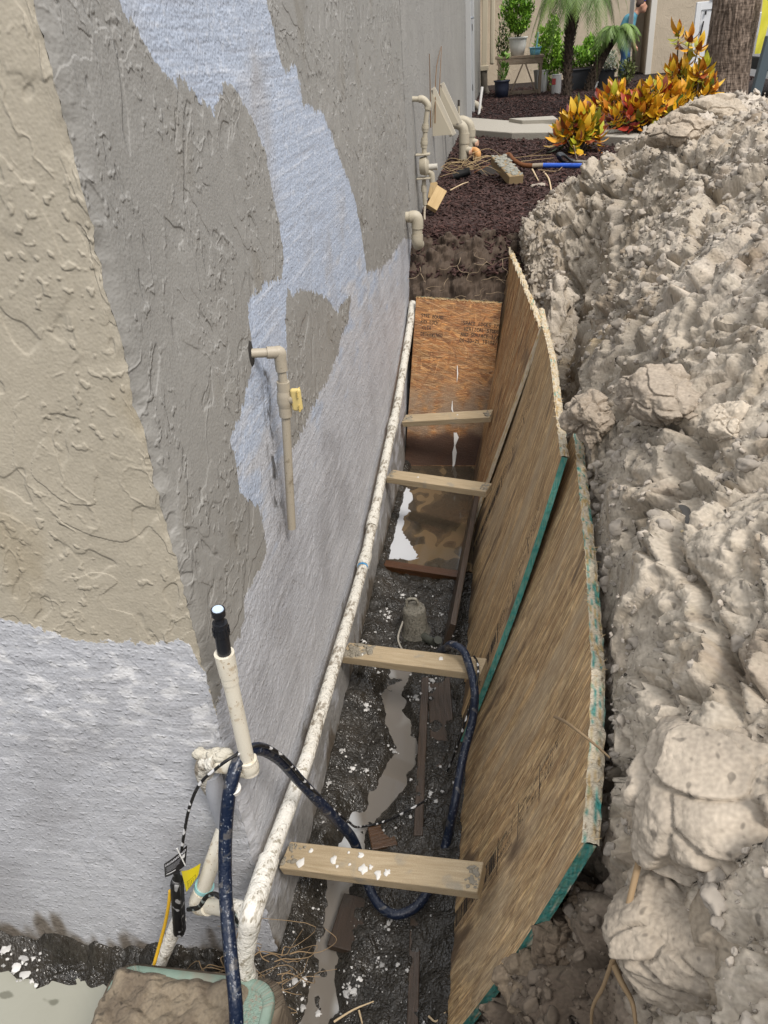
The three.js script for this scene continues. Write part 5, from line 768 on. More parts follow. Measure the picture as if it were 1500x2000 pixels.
{
  const r = random(71), twig = (label, list, rad, mat, base, group) => list.forEach((p) => roots(label, 'twig', base ?? p[0], [p], mat, rad, Math.floor(r() * 999), group));
  const vines = 'vine stems on the far wall';
  twig('straight bare vine stem on the far wall', [[[0.02,0.529,-6.959], [0.02,0.786,-6.975], [0.02,1.05,-6.998]]], 0.005, darkRoot, null, vines); twig('bare vine stem leaning towards the brackets on the far wall', [[[0.03,0.541,-7.234], [0.03,0.873,-7.418], [0.02,1.077,-8.214]]], 0.005, darkRoot, null, vines); twig('bare vine stem rising behind the triangular brackets', [[[0.03,0.529,-7.595], [0.03,0.853,-7.888], [0.02,1.084,-8.276]]], 0.005, darkRoot, null, vines);
  const straw = []; for (let k = 0; k < 34; k++) { const a = r() * TAU, x = 0.2 + r() * 0.16, z = -7.4 - r() * 0.9, L = 0.12 + r() * 0.35, y = groundHeight(z) + 0.03 + r() * 0.12; straw.push([[x, y, z], [x + Math.cos(a) * L * 0.5, y + (r() - 0.4) * 0.08, z + Math.sin(a) * L * 0.5], [Math.max(0.03, x + Math.cos(a) * L), groundHeight(z) + 0.03 + r() * 0.1, z + Math.sin(a) * L]]); }
  roots('tangle of dry straw coloured stems at the foot of the far wall', 'dry stems', [0.25, 0.03, -7.7], straw, matte(0xa58e6a, 0.9), 0.0028, 12);
  twig('pale forked root lying on the mulch in front of the timber', [[[0.968,0.061,-7.609], [0.99,0.056,-7.205], [0.988,0.049,-6.623], [0.969,0.044,-6.126], [0.957,0.041,-5.911]]], 0.008, paleRoot); twig('curled pale root beside the forked one on the mulch', [[[1.041,0.052,-6.831], [1.03,0.047,-6.403], [0.996,0.045,-6.253], [0.97,0.045,-6.24]]], 0.006, paleRoot);
  twig('pale root on the mulch below the shovel ferrule', [[[0.863,0.063,-7.785], [0.89,0.058,-7.364], [0.902,0.056,-7.132]]], 0.008, paleRoot); twig('thin root crossing under the shovel handle', [[[0.907,0.062,-7.685], [1.062,0.061,-7.606], [1.111,0.072,-7.692], [1.15,0.084,-7.845]]], 0.006, rootMat); twig('upright pale twig in front of the small croton', [[[1.292,0.04,-8.362], [1.21,0.228,-7.343], [1.169,0.324,-7.04]]], 0.008, paleRoot);
  const dry = matte(0xa08a66, 0.9), dryTwigs = 'dry twigs beyond the shovel';
  twig('upper dry straight twig on the mulch beyond the shovel', [[[0.7,0.072,-8.501], [0.874,0.091,-8.425], [1.066,0.082,-8.493]]], 0.0035, dry, null, dryTwigs); twig('dry twig just behind the shovel socket', [[[0.764,0.069,-8.247], [0.921,0.079,-8.28], [1.08,0.07,-8.358]]], 0.0035, dry, null, dryTwigs); twig('dry twig rising towards the small croton', [[[0.827,0.073,-8.555], [0.945,0.14,-8.367], [1.004,0.189,-8.27]]], 0.0035, dry, null, dryTwigs);
  twig('bent pale twig on the mulch near the trench end', [[[0.17,0.053,-6.91], [0.255,0.083,-6.946], [0.3,0.067,-7.224]]], 0.006, paleRoot);
  solo('pale_stone', 'small pale stone on the mulch beside the forked root', 'stone', lump(...[0.895,0.034,-7.013], 0.07, 0.025, 0.05, 3, 0.4, 5), matte(0x9b9184, 0.9), [0.897,0.025,-7.071]);
}
// mulch chips
{
  const shapes = new THREE.BoxGeometry(1, 1, 1, 2, 1, 1); { const p = shapes.attributes.position, r = random(3); for (let i = 0; i < p.count; i++) { const x = p.getX(i), k = 1 - Math.abs(x) * 0.9; p.setXYZ(i, x + n2(x * 9, p.getZ(i) * 7) * 0.1, p.getY(i) * (0.5 + k * 0.5) + (Math.abs(x) < 0.1 ? 0.25 : 0), p.getZ(i) * (0.45 + k * 0.55)); } shapes.computeVertexNormals(); }
  const r = random(101), N = 30000, im = new THREE.InstancedMesh(shapes, matte(0xffffff, 0.9), N), o = new THREE.Object3D(), c = new THREE.Color(); let n = 0;
  while (n < N) {
    const over = r() < 0.035, z = over ? -5.22 - r() * 0.35 : -5.5 - Math.pow(r(), 1.7) * 13, x = 0.01 + r() * (1.2 + (-5 - z) * 0.32);
    const L = 0.022 + r() * 0.05; o.position.set(x, groundHeight(z) + n2(x * 0.9, z * 0.9) * 0.025 * (z < -5.5 ? 1 : 0) + 0.002 + r() * 0.022 - (z > -5.6 ? smooth(-5.6, -5.2, z) * 0.22 : 0), z); o.rotation.set((r() - 0.5) * 0.9, r() * TAU, (r() - 0.5) * 0.9); o.scale.set(L, 0.004 + r() * 0.007, 0.007 + r() * 0.014); o.updateMatrix(); im.setMatrixAt(n, o.matrix);
    const t = r(), k = t < 0.1 ? 2.1 : 0.6 + r() * 0.9; c.setRGB(0.042 * k, 0.020 * k, 0.0165 * k); im.setColorAt(n, c); n++;
  }
  im.name = 'mulch_chips'; im.userData = { kind: 'stuff', label: 'dark reddish brown bark mulch', category: 'mulch' }; scene.add(im);
}
// loose crumbs on the heap and in the dig
{
  const g0 = lump(0, 0, 0, 1, 0.8, 1, 4, 0.45, 4, 0.5, 0.8), r = random(55), N = 44000, im = new THREE.InstancedMesh(g0, new THREE.MeshStandardMaterial({ roughness: 0.97 }), N), o = new THREE.Object3D(), c = new THREE.Color(); let n = 0;
  while (n < N) {
    const a = Math.pow(r(), 1.15) * 0.8, b = r(), x = heapX(a), z = heapZ(b); if (z > 0.1 || (n2(x * 2.2 + 7, z * 2.2) < -0.22 && r() < 0.8)) continue; const p = heapClamp(heapPoint(x, z)); if (p[1] < -0.75 && r() < 0.8) continue;
    const s = 0.0018 + Math.pow(r(), 7) * 0.015 + (z < -3 ? 0.0018 : 0); o.position.set(p[0], p[1] + s * 0.25, p[2]); o.rotation.set(r() * 6, r() * 6, r() * 6); o.scale.set(s * (0.7 + r() * 0.6), s * (0.6 + r() * 0.5), s * (0.7 + r() * 0.6)); o.updateMatrix(); im.setMatrixAt(n, o.matrix);
    const damp = smooth(-1.25, -0.8, z) * smooth(-0.12, -0.36, p[1]), k = 0.6 + r() * 0.5; c.setRGB(0.40 * k * (1 - damp * 0.58), 0.355 * k * (1 - damp * 0.63), 0.3 * k * (1 - damp * 0.68)); im.setColorAt(n, c); n++;
  }
  im.name = 'loose_soil'; im.userData = { kind: 'stuff', label: 'loose sandy crumbs on the spoil heap', category: 'soil crumbs' }; scene.add(im);
}
// big clods that stand out of the heap
{
  const clodMat = new THREE.MeshStandardMaterial({ vertexColors: true, roughness: 0.97, map: soilTint, bumpMap: soilBump, bumpScale: 0.003 });
  const clod = (px, label, rx, ry, rz, tone, seed, rough = 0.35) => { const t = lin3(rgb(tone)), g = lump(px[0], px[1], px[2], rx, ry, rz, 40, rough, seed, 0.5, 0.75), n = g.attributes.position.count, col = new Float32Array(n * 3); for (let i = 0; i < n; i++) { const p = g.attributes.position, a = p.getX(i), b = p.getY(i), c = p.getZ(i), k = (1 + 0.14 * n3(a * 14, b * 14, c * 14) + 0.1 * n3(a * 60, b * 60, c * 60) + 0.1 * n3(a * 220, b * 220, c * 220)); col[i * 3] = t[0] * k; col[i * 3 + 1] = t[1] * k; col[i * 3 + 2] = t[2] * k; } g.setAttribute('color', new THREE.BufferAttribute(col, 3)); solo('soil_clod', label, 'clod', g, clodMat, px, 'large clods on the spoil heap'); };
  clod([1.074,0.04,-0.905], 'biggest pale clod bulging above the crack in the heap', 0.17, 0.1, 0.15, 0xb2a99c, 1, 0.3); clod([0.998,-0.1,-0.741], 'rounded grey clod below the biggest one, beside the forked root', 0.11, 0.08, 0.1, 0xa89f92, 2, 0.3);
  clod([1.082,-0.05,-0.71], 'grey clod wedged beside the rounded clod under the crack', 0.1, 0.09, 0.1, 0xa69c8d, 12, 0.25);
  clod([1.061,0.09,-1.559], 'pale yellowish rock lying under the torn dark strip', 0.055, 0.05, 0.06, 0xc6b796, 3, 0.45); clod([0.954,0,-2.496], 'pale lump hanging over the board tops', 0.07, 0.06, 0.1, 0xa89d8f, 4, 0.5); clod([1.203,0.3,-1.798], 'round pale clod on the smooth part of the heap', 0.05, 0.045, 0.05, 0xbfb6a8, 5, 0.4);
  clod([1.794,0.651,-5.1], 'flat clod crowning the heap in front of the thick palm', 0.16, 0.09, 0.16, 0xb5ab9c, 6, 0.4); clod([1.561,0.626,-4.7], 'pale clod on the heap crest beside the flat one', 0.12, 0.08, 0.12, 0xb0a596, 7, 0.45); clod([1.094,0.27,-2.059], 'dark undercut clod in the middle of the heap', 0.09, 0.06, 0.1, 0xa89e91, 8, 0.4);
  clod([0.751,-0.62,-0.908], 'rounded damp clod under the end of the near board', 0.06, 0.05, 0.06, 0x8a7c6a, 9, 0.4); clod([0.806,-0.5,-0.931], 'damp brown clod in the cut face of the soil', 0.05, 0.05, 0.05, 0x7d6f5f, 10, 0.5); clod([0.862,-0.42,-0.967], 'small damp clod above the damp brown one', 0.04, 0.04, 0.04, 0x817362, 11, 0.5);
}
// ---------------------------------------------------------------- plants
function leafBlade(L, w, fold = 0.25, bend = 0.2, seg = 5) {           // a pointed leaf along +y, folded along its midrib
  const pos = [], uv = [], idx = [];
  for (let i = 0; i <= seg; i++) { const t = i / seg, h = w * Math.sin(Math.pow(t, 0.8) * Math.PI) * 0.5 + 0.0005, y = L * t, z = -bend * L * t * t; pos.push(-h, y, z + h * fold, 0, y, z, h, y, z + h * fold); uv.push(0, t, 0.5, t, 1, t); }
  for (let i = 0; i < seg; i++) for (let k = 0; k < 2; k++) { const a = i * 3 + k; idx.push(a, a + 1, a + 3, a + 1, a + 4, a + 3); }
  return geometryOf(pos, uv, idx);
}
const leafMat = (hex) => new THREE.MeshPhysicalMaterial({ color: hex, roughness: 0.45, side: THREE.DoubleSide });
// crotons: whorls of broad leaves in yellow, orange, red and green
{
  const leaves = [leafBlade(0.088, 0.048, 0.25, 0.3), leafBlade(0.102, 0.05, 0.2, 0.5), leafBlade(0.075, 0.044, 0.3, 0.2)];
  const tones = { bright: [0xd4a61e, 0xcf9420, 0xd9b02a, 0xc07a22, 0xa3a428, 0xdab234].map(leafMat), low: [0xc4951e, 0xb0701e, 0x7a7a20, 0x94481e, 0xb98e20].map(leafMat), dark: [0x6a2a22, 0x55602a, 0x7a3a22, 0x4d6428].map(leafMat), red: [0x8e2a1c, 0xa63c1c, 0x6b2420].map(leafMat) };
  const stemMat = matte(0x5d5244, 0.9), group = 'crotons behind the spoil heap';
  const croton = (base, label, tips, seed, redTips = 0) => {
    const t = thing('croton_bush', label, 'shrub', base, group), r = random(seed), stems = []; let count = 0;
    for (const [x, y, z, size] of tips) {
      const tip = V(base[0] + x, base[1] + y, base[2] + z); stems.push(tube([[base[0] + x * 0.15, base[1] - 0.03, base[2] + z * 0.15], [base[0] + x * 0.6, base[1] + y * 0.5, base[2] + z * 0.6], [tip.x, tip.y, tip.z]], [0.012, 0.009, 0.006], { sides: 6, curve: 4 }));
      const N = Math.round(12 * size), red = r() < redTips;
      for (let k = 0; k < N; k++) {
        const f = k / N, g = leaves[Math.floor(r() * 3)], q = r(), pal = q < 0.66 ? (red ? tones.red : tones.bright) : q < 0.9 ? tones.low : tones.dark, m = new THREE.Mesh(g, pal[Math.floor(r() * pal.length)]);
        m.name = 'leaf'; const a = k * 2.4 + r() * 0.5, e = mix(0.35, 1.95, Math.pow(f, 0.7)) + (r() - 0.5) * 0.6, s = (0.8 + r() * 0.5) * (0.95 + size * 0.25);
        m.position.set(tip.x - base[0], tip.y - base[1] - f * 0.12 * size, tip.z - base[2]); m.quaternion.setFromUnitVectors(V(0, 1, 0), V(x * 2.6, 1, z * 2.6).normalize()); m.rotateY(a); m.rotateX(e); m.rotateY((r() - 0.5) * 0.9); m.scale.setScalar(s); t.add(m); count++;
      }
    }
    part(t, 'stem', join(stems), stemMat); return count;
  };
  const mound = (n, w, h, d, seed, low = 0.35) => { const r = random(seed), out = []; for (let i = 0; i < n; i++) { const a = i * 2.4 + r(), q = Math.sqrt((i + 0.5) / n), x = Math.cos(a) * q * w, z = Math.sin(a) * q * d; out.push([x, h * (1 - (1 - low) * q * q) * (0.85 + r() * 0.2), z, 0.8 + r() * 0.4]); } return out; };
  croton([1.325,0.046,-8.793], 'small croton bush with red and yellow leaves by the blue shovel handle', mound(25, 0.22, 0.44, 0.2, 3, 0.35), 5, 0.2);
  croton([1.866,0.061,-10.115], 'low golden croton bush between the small one and the tall ones', mound(25, 0.33, 0.46, 0.25, 4, 0.6), 6, 0.1);
  croton([1.991,0.053,-9.436], 'leafy golden croton bush filling the gap in front of the tallest one', mound(22, 0.3, 0.42, 0.22, 14, 0.6), 15, 0.12);
  croton([2.177,0.054,-9.518], 'broad croton bush with yellow and orange leaves behind the heap crest', mound(25, 0.36, 0.56, 0.28, 7, 0.55), 7, 0.15);
  croton([2.456,0.058,-9.823], 'tallest croton bush with a leafy top beside the thick palm', [...mound(22, 0.3, 0.68, 0.25, 9, 0.6), [-0.08, 0.98, 0, 1.2], [0.02, 0.92, 0.1, 1.1], [0.12, 0.84, 0.1, 1]], 8, 0.12);
  croton([2.58,0.054,-9.498], 'narrow yellow croton bush pressed against the thick palm trunk', mound(16, 0.17, 0.66, 0.18, 10, 0.6), 9, 0.0);
}
// small leaved plants: one foliage part each
const smallLeaf = leafBlade(0.06, 0.026, 0.3, 0.25, 3);
function foliage(cx, cy, cz, rx, ry, rz, n, seed, size = 1, tones = [0x6f9a2a, 0x557f22, 0x86ad3a]) {
  const r = random(seed), list = [], q = new THREE.Object3D();
  for (let i = 0; i < n; i++) {
    const a = r() * TAU, c = r() * 2 - 1, s = Math.cbrt(0.15 + r() * 0.85) * (0.8 + 0.35 * n3(Math.cos(a) * 2 + seed, c * 2, Math.sin(a) * 2)), k = Math.sqrt(1 - c * c); q.position.set(cx + Math.cos(a) * k * rx * s, cy + c * ry * s, cz + Math.sin(a) * k * rz * s);
    q.rotation.set(r() * 2.2, r() * TAU, (r() - 0.5) * 1.4, 'YXZ'); q.scale.setScalar(size * (0.6 + r() * 0.8)); q.updateMatrix(); const g = smallLeaf.clone().applyMatrix4(q.matrix), t = lin3(rgb(tones[Math.floor(r() * tones.length)])), k2 = 0.75 + r() * 0.5, col = new Float32Array(g.attributes.position.count * 3); for (let j = 0; j < col.length; j += 3) { col[j] = t[0] * k2; col[j + 1] = t[1] * k2; col[j + 2] = t[2] * k2; } g.setAttribute('color', new THREE.BufferAttribute(col, 3)); list.push(g);
  }
  return join(list);
}
const foliageMat = new THREE.MeshStandardMaterial({ vertexColors: true, roughness: 0.5, side: THREE.DoubleSide });
function shrub(label, base, h, rx, ry, n, seed, { size = 1, tones, stems = 7, group = 'potted garden plants', rz = rx } = {}) {
  const t = thing('leafy_plant', label, 'plant', base, group), r = random(seed), st = []; for (let k = 0; k < stems; k++) { const a = r() * TAU; st.push(tube([[base[0] + Math.cos(a) * 0.03, base[1], base[2] + Math.sin(a) * 0.03], [base[0] + Math.cos(a) * rx * 0.35, base[1] + h * 0.6, base[2] + Math.sin(a) * rz * 0.35], [base[0] + Math.cos(a) * rx * 0.7, base[1] + h + ry * 0.4 * r(), base[2] + Math.sin(a) * rz * 0.7]], [0.008, 0.006, 0.003], { sides: 5, curve: 3 })); }
  part(t, 'stem', join(st), matte(0x6a6238, 0.8)); part(t, 'foliage', foliage(base[0], base[1] + h, base[2], rx, ry, rz, n, seed + 1, size, tones), foliageMat).userData.kind = 'stuff';
}
const potProfile = (r0, r1, h, lip = 0.012) => [[0.0001, 0], [r0, 0], [mix(r0, r1, 0.55), h * 0.45], [mix(r0, r1, 0.72), h * 0.55], [r1 * 0.96, h * 0.9], [r1 + lip, h * 0.91], [r1 + lip, h], [r1 - 0.01, h], [r1 - 0.015, h * 0.9], [0.0001, h * 0.88]];
function pot(label, base, r0, r1, h, hex, seg = 28, group = 'plant pots by the bench') { const t = thing('plant_pot', label, 'pot', base, group); part(t, 'pot', lathe(potProfile(r0, r1, h), ...base, seg), matte(hex, 0.5)); part(t, 'soil', lathe([[0.0001, h * 0.92], [r1 - 0.012, h * 0.91]], ...base, 20), matte(0x3a2d22, 0.95)); return t; }
const Z = -16.4;
{ // potting bench
  const t = thing('potting_bench', 'weathered grey wooden potting bench with diagonal braces', 'bench', [0.746,0.134,-16.4]), a = [0.337,0.761,-16.4], b = [1.22,0.67,-16.4], w = greyWoodMat, y = a[1], d = 0.5, gy = groundHeight(Z), legs = [[0.397,0.155,-16.4][0], [1.148,0.109,-16.4][0]];
  for (let k = 0; k < 4; k++) part(t, 'plank', bar([a[0], y, Z - 0.06 - k * 0.125], [b[0], y - 0.02, Z - 0.06 - k * 0.125], 0.12, 0.042, { seed: k }), w);
  part(t, 'apron', bar([a[0] + 0.03, y - 0.07, Z - 0.02], [b[0] - 0.02, y - 0.09, Z - 0.02], 0.03, 0.09), w); part(t, 'apron', bar([a[0] + 0.03, y - 0.07, Z - d + 0.02], [b[0] - 0.02, y - 0.09, Z - d + 0.02], 0.03, 0.09), w);
  for (const x of legs) for (const z of [Z - 0.045, Z - d + 0.045]) part(t, 'leg', bar([x, gy - 0.02, z], [x + 0.02, y - 0.02, z], 0.05, 0.075), w);
  const m = mix(legs[0], legs[1], 0.6); part(t, 'brace', bar([m - 0.22, gy + 0.06, Z - 0.02], [m, y - 0.1, Z - 0.02], 0.025, 0.06), w); part(t, 'brace', bar([legs[1] - 0.08, gy + 0.08, Z - 0.015], [m + 0.03, y - 0.1, Z - 0.015], 0.025, 0.05), w); part(t, 'rail', bar([legs[0], gy + 0.05, Z - 0.07], [legs[1], gy + 0.05, Z - 0.07], 0.04, 0.07), w);
}
const top = [0.733,0.751,-16.4][1];
{
  const wx = [0.741,0.842,-16.6][0]; const p = pot('large white plant pot with two bands on the bench', [wx, top + 0.015, Z - 0.2], 0.11, 0.165, 0.3, 0xc9c8c2); part(p, 'band', join([0.17, 0.185].map((y, k) => tube([[wx, top + 0.015 + y, Z - 0.2], [wx, top + 0.021 + y, Z - 0.2]], 0.146 + k * 0.004, { sides: 28 }))), matte(0xd2d1cb, 0.5));
  const bx = [1.054,0.783,-16.5][0], p2 = pot('small light blue planter with an upright handle on the bench', [bx, top, Z - 0.14], 0.08, 0.105, 0.135, 0x6aa6bd); part(p2, 'handle', bar([bx + 0.02, top + 0.1, Z - 0.12], [bx + 0.045, top + 0.36, Z - 0.1], 0.03, 0.035), matte(0x79b3c6, 0.5));
  shrub('tall leafy green plant growing in the white pot', [wx, top + 0.29, Z - 0.2], 0.38, 0.36, 0.46, 2300, 3, { size: 1.15 }); shrub('bright green bush leaning out behind the blue planter', [[1.336,0.377,-17][0], groundHeight(-17), -17], 0.66, 0.3, 0.58, 2300, 5, { size: 1.15, tones: [0x7fa832, 0x6a9229, 0x98bd48] });
  const nx = [0.466,0.18,-16.2][0]; pot('dark navy plant pot on the mulch before the bench', [nx, groundHeight(-16.1), -16.1], 0.11, 0.135, 0.29, 0x1c2233);
  { const t = thing('leafy_plant', 'young plant with broad pale leaves growing in the navy pot', 'plant', [nx, 0.38, -16.1], 'potted garden plants'), r = random(6), g = leafBlade(0.13, 0.05, 0.25, 0.3), m = [0x6f9440, 0x85a855, 0x4f7a2a].map(leafMat); for (let k = 0; k < 46; k++) { const l = new THREE.Mesh(g, m[k % 3]), h = r() * 0.42; l.name = 'leaf'; l.position.set(0.1 * (h + 0.2) + (r() - 0.5) * 0.05, 0.02 + h, (r() - 0.5) * 0.05); l.rotation.set(0, k * 2.4, 0, 'YXZ'); l.rotateX(0.9 + r() * 0.7); l.scale.setScalar(0.8 + r() * 0.5); t.add(l); } part(t, 'stem', tube([[nx, 0.36, -16.1], [nx + 0.03, 0.6, -16.1], [nx + 0.07, 0.85, -16.1]], [0.01, 0.008, 0.004], { sides: 6 }), matte(0x5b6b30, 0.8)); }
  const t = thing('plant_pot', 'tall fluted white planter standing behind the bench leg', 'pot', [[1.191,0.075,-16.9][0], groundHeight(-16.9), -16.9], 'plant pots by the bench'), b = bases.get(t); const ww = matte(0xcfcfcb, 0.5); part(t, 'pot', lathe([[0.0001, 0], [0.1, 0], [0.145, 0.36], [0.15, 0.36], [0.15, 0.38], [0.12, 0.38]], ...b, 4).rotateY(0), ww); for (let k = 0; k < 5; k++) part(t, 'flute', bar([b[0] - 0.06 + k * 0.03, b[1] + 0.03, b[2] + 0.088], [b[0] - 0.075 + k * 0.037, b[1] + 0.34, b[2] + 0.118], 0.008, 0.01), ww);
  const pc = [[1.449,0.13,-16.3][0], groundHeight(-16.3), -16.3], t2 = thing('paint_can', 'white paint can with red label half hidden by the palm trunk', 'can', pc); part(t2, 'can', lathe([[0.0001, 0], [0.085, 0], [0.085, 0.3], [0.09, 0.3], [0.09, 0.31], [0.0001, 0.31]], ...pc, 24), matte(0xcac9c6, 0.4)); part(t2, 'label', box(pc[0] - 0.05, pc[1] + 0.2, pc[2] + 0.078, 0.07, 0.1, 0.012), matte(0xa03a34, 0.5));
  const dark = matte(0x2a2c30, 0.6); const planter = (x0, x1, y0, y1, z, label) => { const A = [x0, y0, z], t = thing('planter_box', label, 'planter', [(x0 + x1) / 2, y0, z], 'dark planters along the back wall'); part(t, 'box', join([box((x0 + x1) / 2, (y0 + y1) / 2, z, x1 - x0, y1 - y0, 0.4, 0.015)]), dark); part(t, 'rim', box((x0 + x1) / 2, y1 - 0.01, z, x1 - x0 + 0.04, 0.03, 0.44, 0.01), dark); part(t, 'soil', box((x0 + x1) / 2, y1 + 0.008, z, x1 - x0 - 0.02, 0.02, 0.38, 0.005), matte(0x33281f)); };
  planter([1.683,0.27,-17][0], [2.099,0.244,-17][0], groundHeight(-17), [1.878,0.477,-17][1], -17, 'dark grey planter box behind the slim palm trunk'); planter([2.262,0.309,-17.2][0], [2.546,0.291,-17.2][0], groundHeight(-17.2), [2.366,0.429,-17.2][1], -17.2, 'dark grey planter box behind the leaning palm');
  shrub('low bright bush growing in the dark planter behind the slim palm', [[1.707,0.522,-17][0], [1.878,0.477,-17][1], -17], 0.16, 0.44, 0.26, 1500, 9, { size: 1.1, rz: 0.2 }); shrub('rounded green bush in the planter between the two palms', [[2.097,0.506,-17.2][0], [1.878,0.477,-17][1], -17.3], 0.24, 0.28, 0.32, 1400, 10, { size: 1.1, rz: 0.2 });
  shrub('pale variegated plant with white flowers in the dark planter', [[2.428,0.471,-17.1][0], [2.367,0.421,-17.2][1], -17.05], 0.14, 0.2, 0.22, 600, 11, { size: 0.7, rz: 0.18, tones: [0x9aa88c, 0x6f8560, 0xd8dcd2] }); shrub('olive spiky plant at the foot of the white post', [[2.76,0.16,-17][0], groundHeight(-17), -17], 0.25, 0.22, 0.24, 420, 12, { size: 1.1, tones: [0x5e6a34, 0x77804a, 0x4a5428] });
  shrub('dim straggly bush in the corner behind the downspout', [[0.46,0.395,-17.9][0], groundHeight(-17.9), -17.9], 0.8, 0.16, 0.5, 520, 13, { size: 1.0, tones: [0x3f4f24, 0x566a30] });
  const ps = [2.128,0.162,-16.6]; pot('small white pot beside the leaning palm', [ps[0], groundHeight(-16.6), -16.6], 0.06, 0.085, 0.13, 0xd5d5d0);
}
// palms
const frondMats = [0x5d7a33, 0x6f8a3e, 0x4d6a2c].map((h) => new THREE.MeshStandardMaterial({ color: h, roughness: 0.5, side: THREE.DoubleSide }));
function frond(o, dir, length, droop, rise, seed, leaflet = 0.2) {         // an arching feather frond
  const r = random(seed), P = [], n = 22, d = V(Math.cos(dir), 0, Math.sin(dir)); for (let i = 0; i <= n; i++) { const t = i / n; P.push(V(o[0] + d.x * length * t * (1 - 0.25 * t * droop), o[1] + rise * length * t - droop * length * t * t * 0.9, o[2] + d.z * length * t * (1 - 0.25 * t * droop))); }
  const list = [tube(P.map((p) => [p.x, p.y, p.z]), P.map((_, i) => 0.007 * (1 - 0.8 * i / n)), { sides: 4 })], side = V(-d.z, 0, d.x);
  for (let i = 2; i < n * 2; i++) for (const s of [-1, 1]) {
    const t = i / (n * 2), k = Math.floor(t * n), f = t * n - k, p = P[k].clone().lerp(P[Math.min(n, k + 1)], f), T = P[Math.min(n, k + 1)].clone().sub(P[k]).normalize(), L = leaflet * Math.sin(Math.PI * Math.min(1, 0.18 + t * 0.85)) * (0.8 + r() * 0.4), o2 = side.clone().multiplyScalar(s * 0.8).addScaledVector(T, 0.65).add(V(0, -0.15 - r() * 0.35, 0)).normalize(), tip = p.clone().addScaledVector(o2, L).add(V(0, -L * 0.25, 0)), m = p.clone().lerp(tip, 0.5).add(V(0, L * 0.06, 0)), w = T.clone().multiplyScalar(0.0065);
    list.push(geometryOf([p.x - w.x, p.y - w.y, p.z - w.z, p.x + w.x, p.y + w.y, p.z + w.z, m.x - w.x, m.y - w.y, m.z - w.z, m.x + w.x, m.y + w.y, m.z + w.z, tip.x, tip.y, tip.z], null, [0, 1, 2, 1, 3, 2, 2, 3, 4]));
  }
  return join(list);
}
const barkBump = bump(512, 512, tiled((u, v) => 0.5 + n2(u * 26, v * 6) * 0.4 + n2(u * 60, v * 16) * 0.3 + n2(u * 9, v * 40) * 0.15), 0.8);
const barkMap = texture(512, 512, (() => { const a = tiled((u, v) => n2(u * 30, v * 6) + n2(u * 70, v * 18) * 0.6), b = tiled((u, v) => fbm(u * 5, v * 5, 3)); return (u, v, o) => { const t = a(u, v) * 60 + b(u, v) * 26; o[0] = 108 + t; o[1] = 94 + t * 0.95; o[2] = 82 + t * 0.9; }; })(), 0.8);
const bark = new THREE.MeshStandardMaterial({ map: barkMap, bumpMap: barkBump, bumpScale: 0.03, roughness: 0.95 }), darkBark = new THREE.MeshStandardMaterial({ map: barkMap, color: 0x8a8276, bumpMap: barkBump, bumpScale: 0.03, roughness: 0.95 });
{
  const b = [3.2, 0.02, -11.15], t = thing('palm_tree', 'thick fibrous palm trunk rising behind the heap crest', 'palm tree', b), q = [], nu = 140, nv = 240;
  part(t, 'trunk', sheet(nu, nv, (a, v) => { const th = a * TAU, y = v * 4.2, r = 0.262 + 0.03 * smooth(0.6, 0, y), u = th * 5, d = n2(Math.cos(th) * 9 + 5, y * 2.2) * 0.012 + n2(Math.cos(th) * 30, Math.sin(th) * 30 + y * 2.4) * 0.018 + n2(Math.cos(th) * 60, Math.sin(th) * 60 + y * 7) * 0.008; return [b[0] + Math.cos(th) * (r + d) + y * 0.012, b[1] + y, b[2] - Math.sin(th) * (r + d), a * 1.6, y]; }), bark);
  const r = random(4); for (let k = 0; k < 14; k++) part(t, 'frond', frond([b[0] + 0.05, 4.15, b[2]], k * 2.4, 2.0, 0.7 + r() * 0.4, 0.7 + r() * 0.4, k + 60, 0.5), frondMats[k % 3]);
}
function bootTrunk(points, radii, seed) {                                // slim trunk studded with old leaf bases
  const list = [tube(points, radii, { sides: 16, curve: 8 })], c = new THREE.CatmullRomCurve3(points.map((p) => V(...p)), false, 'centripetal'), r = random(seed); const N = 170;
  for (let i = 0; i < N; i++) { const t = i / N, p = c.getPoint(t), k = Math.min(points.length - 2, Math.floor(t * (points.length - 1))), R = mix(radii[k], radii[k + 1], t * (points.length - 1) - k), a = i * 2.4; const q = [p.x + Math.cos(a) * R * 0.9, p.y, p.z + Math.sin(a) * R * 0.9]; list.push(tube([q, [p.x + Math.cos(a) * (R + 0.012), p.y + 0.02, p.z + Math.sin(a) * (R + 0.012)], [p.x + Math.cos(a) * (R + 0.02 + r() * 0.016), p.y + 0.05, p.z + Math.sin(a) * (R + 0.02 + r() * 0.012)]], [0.017, 0.013, 0.004], { sides: 5 })); }
  return join(list);
}
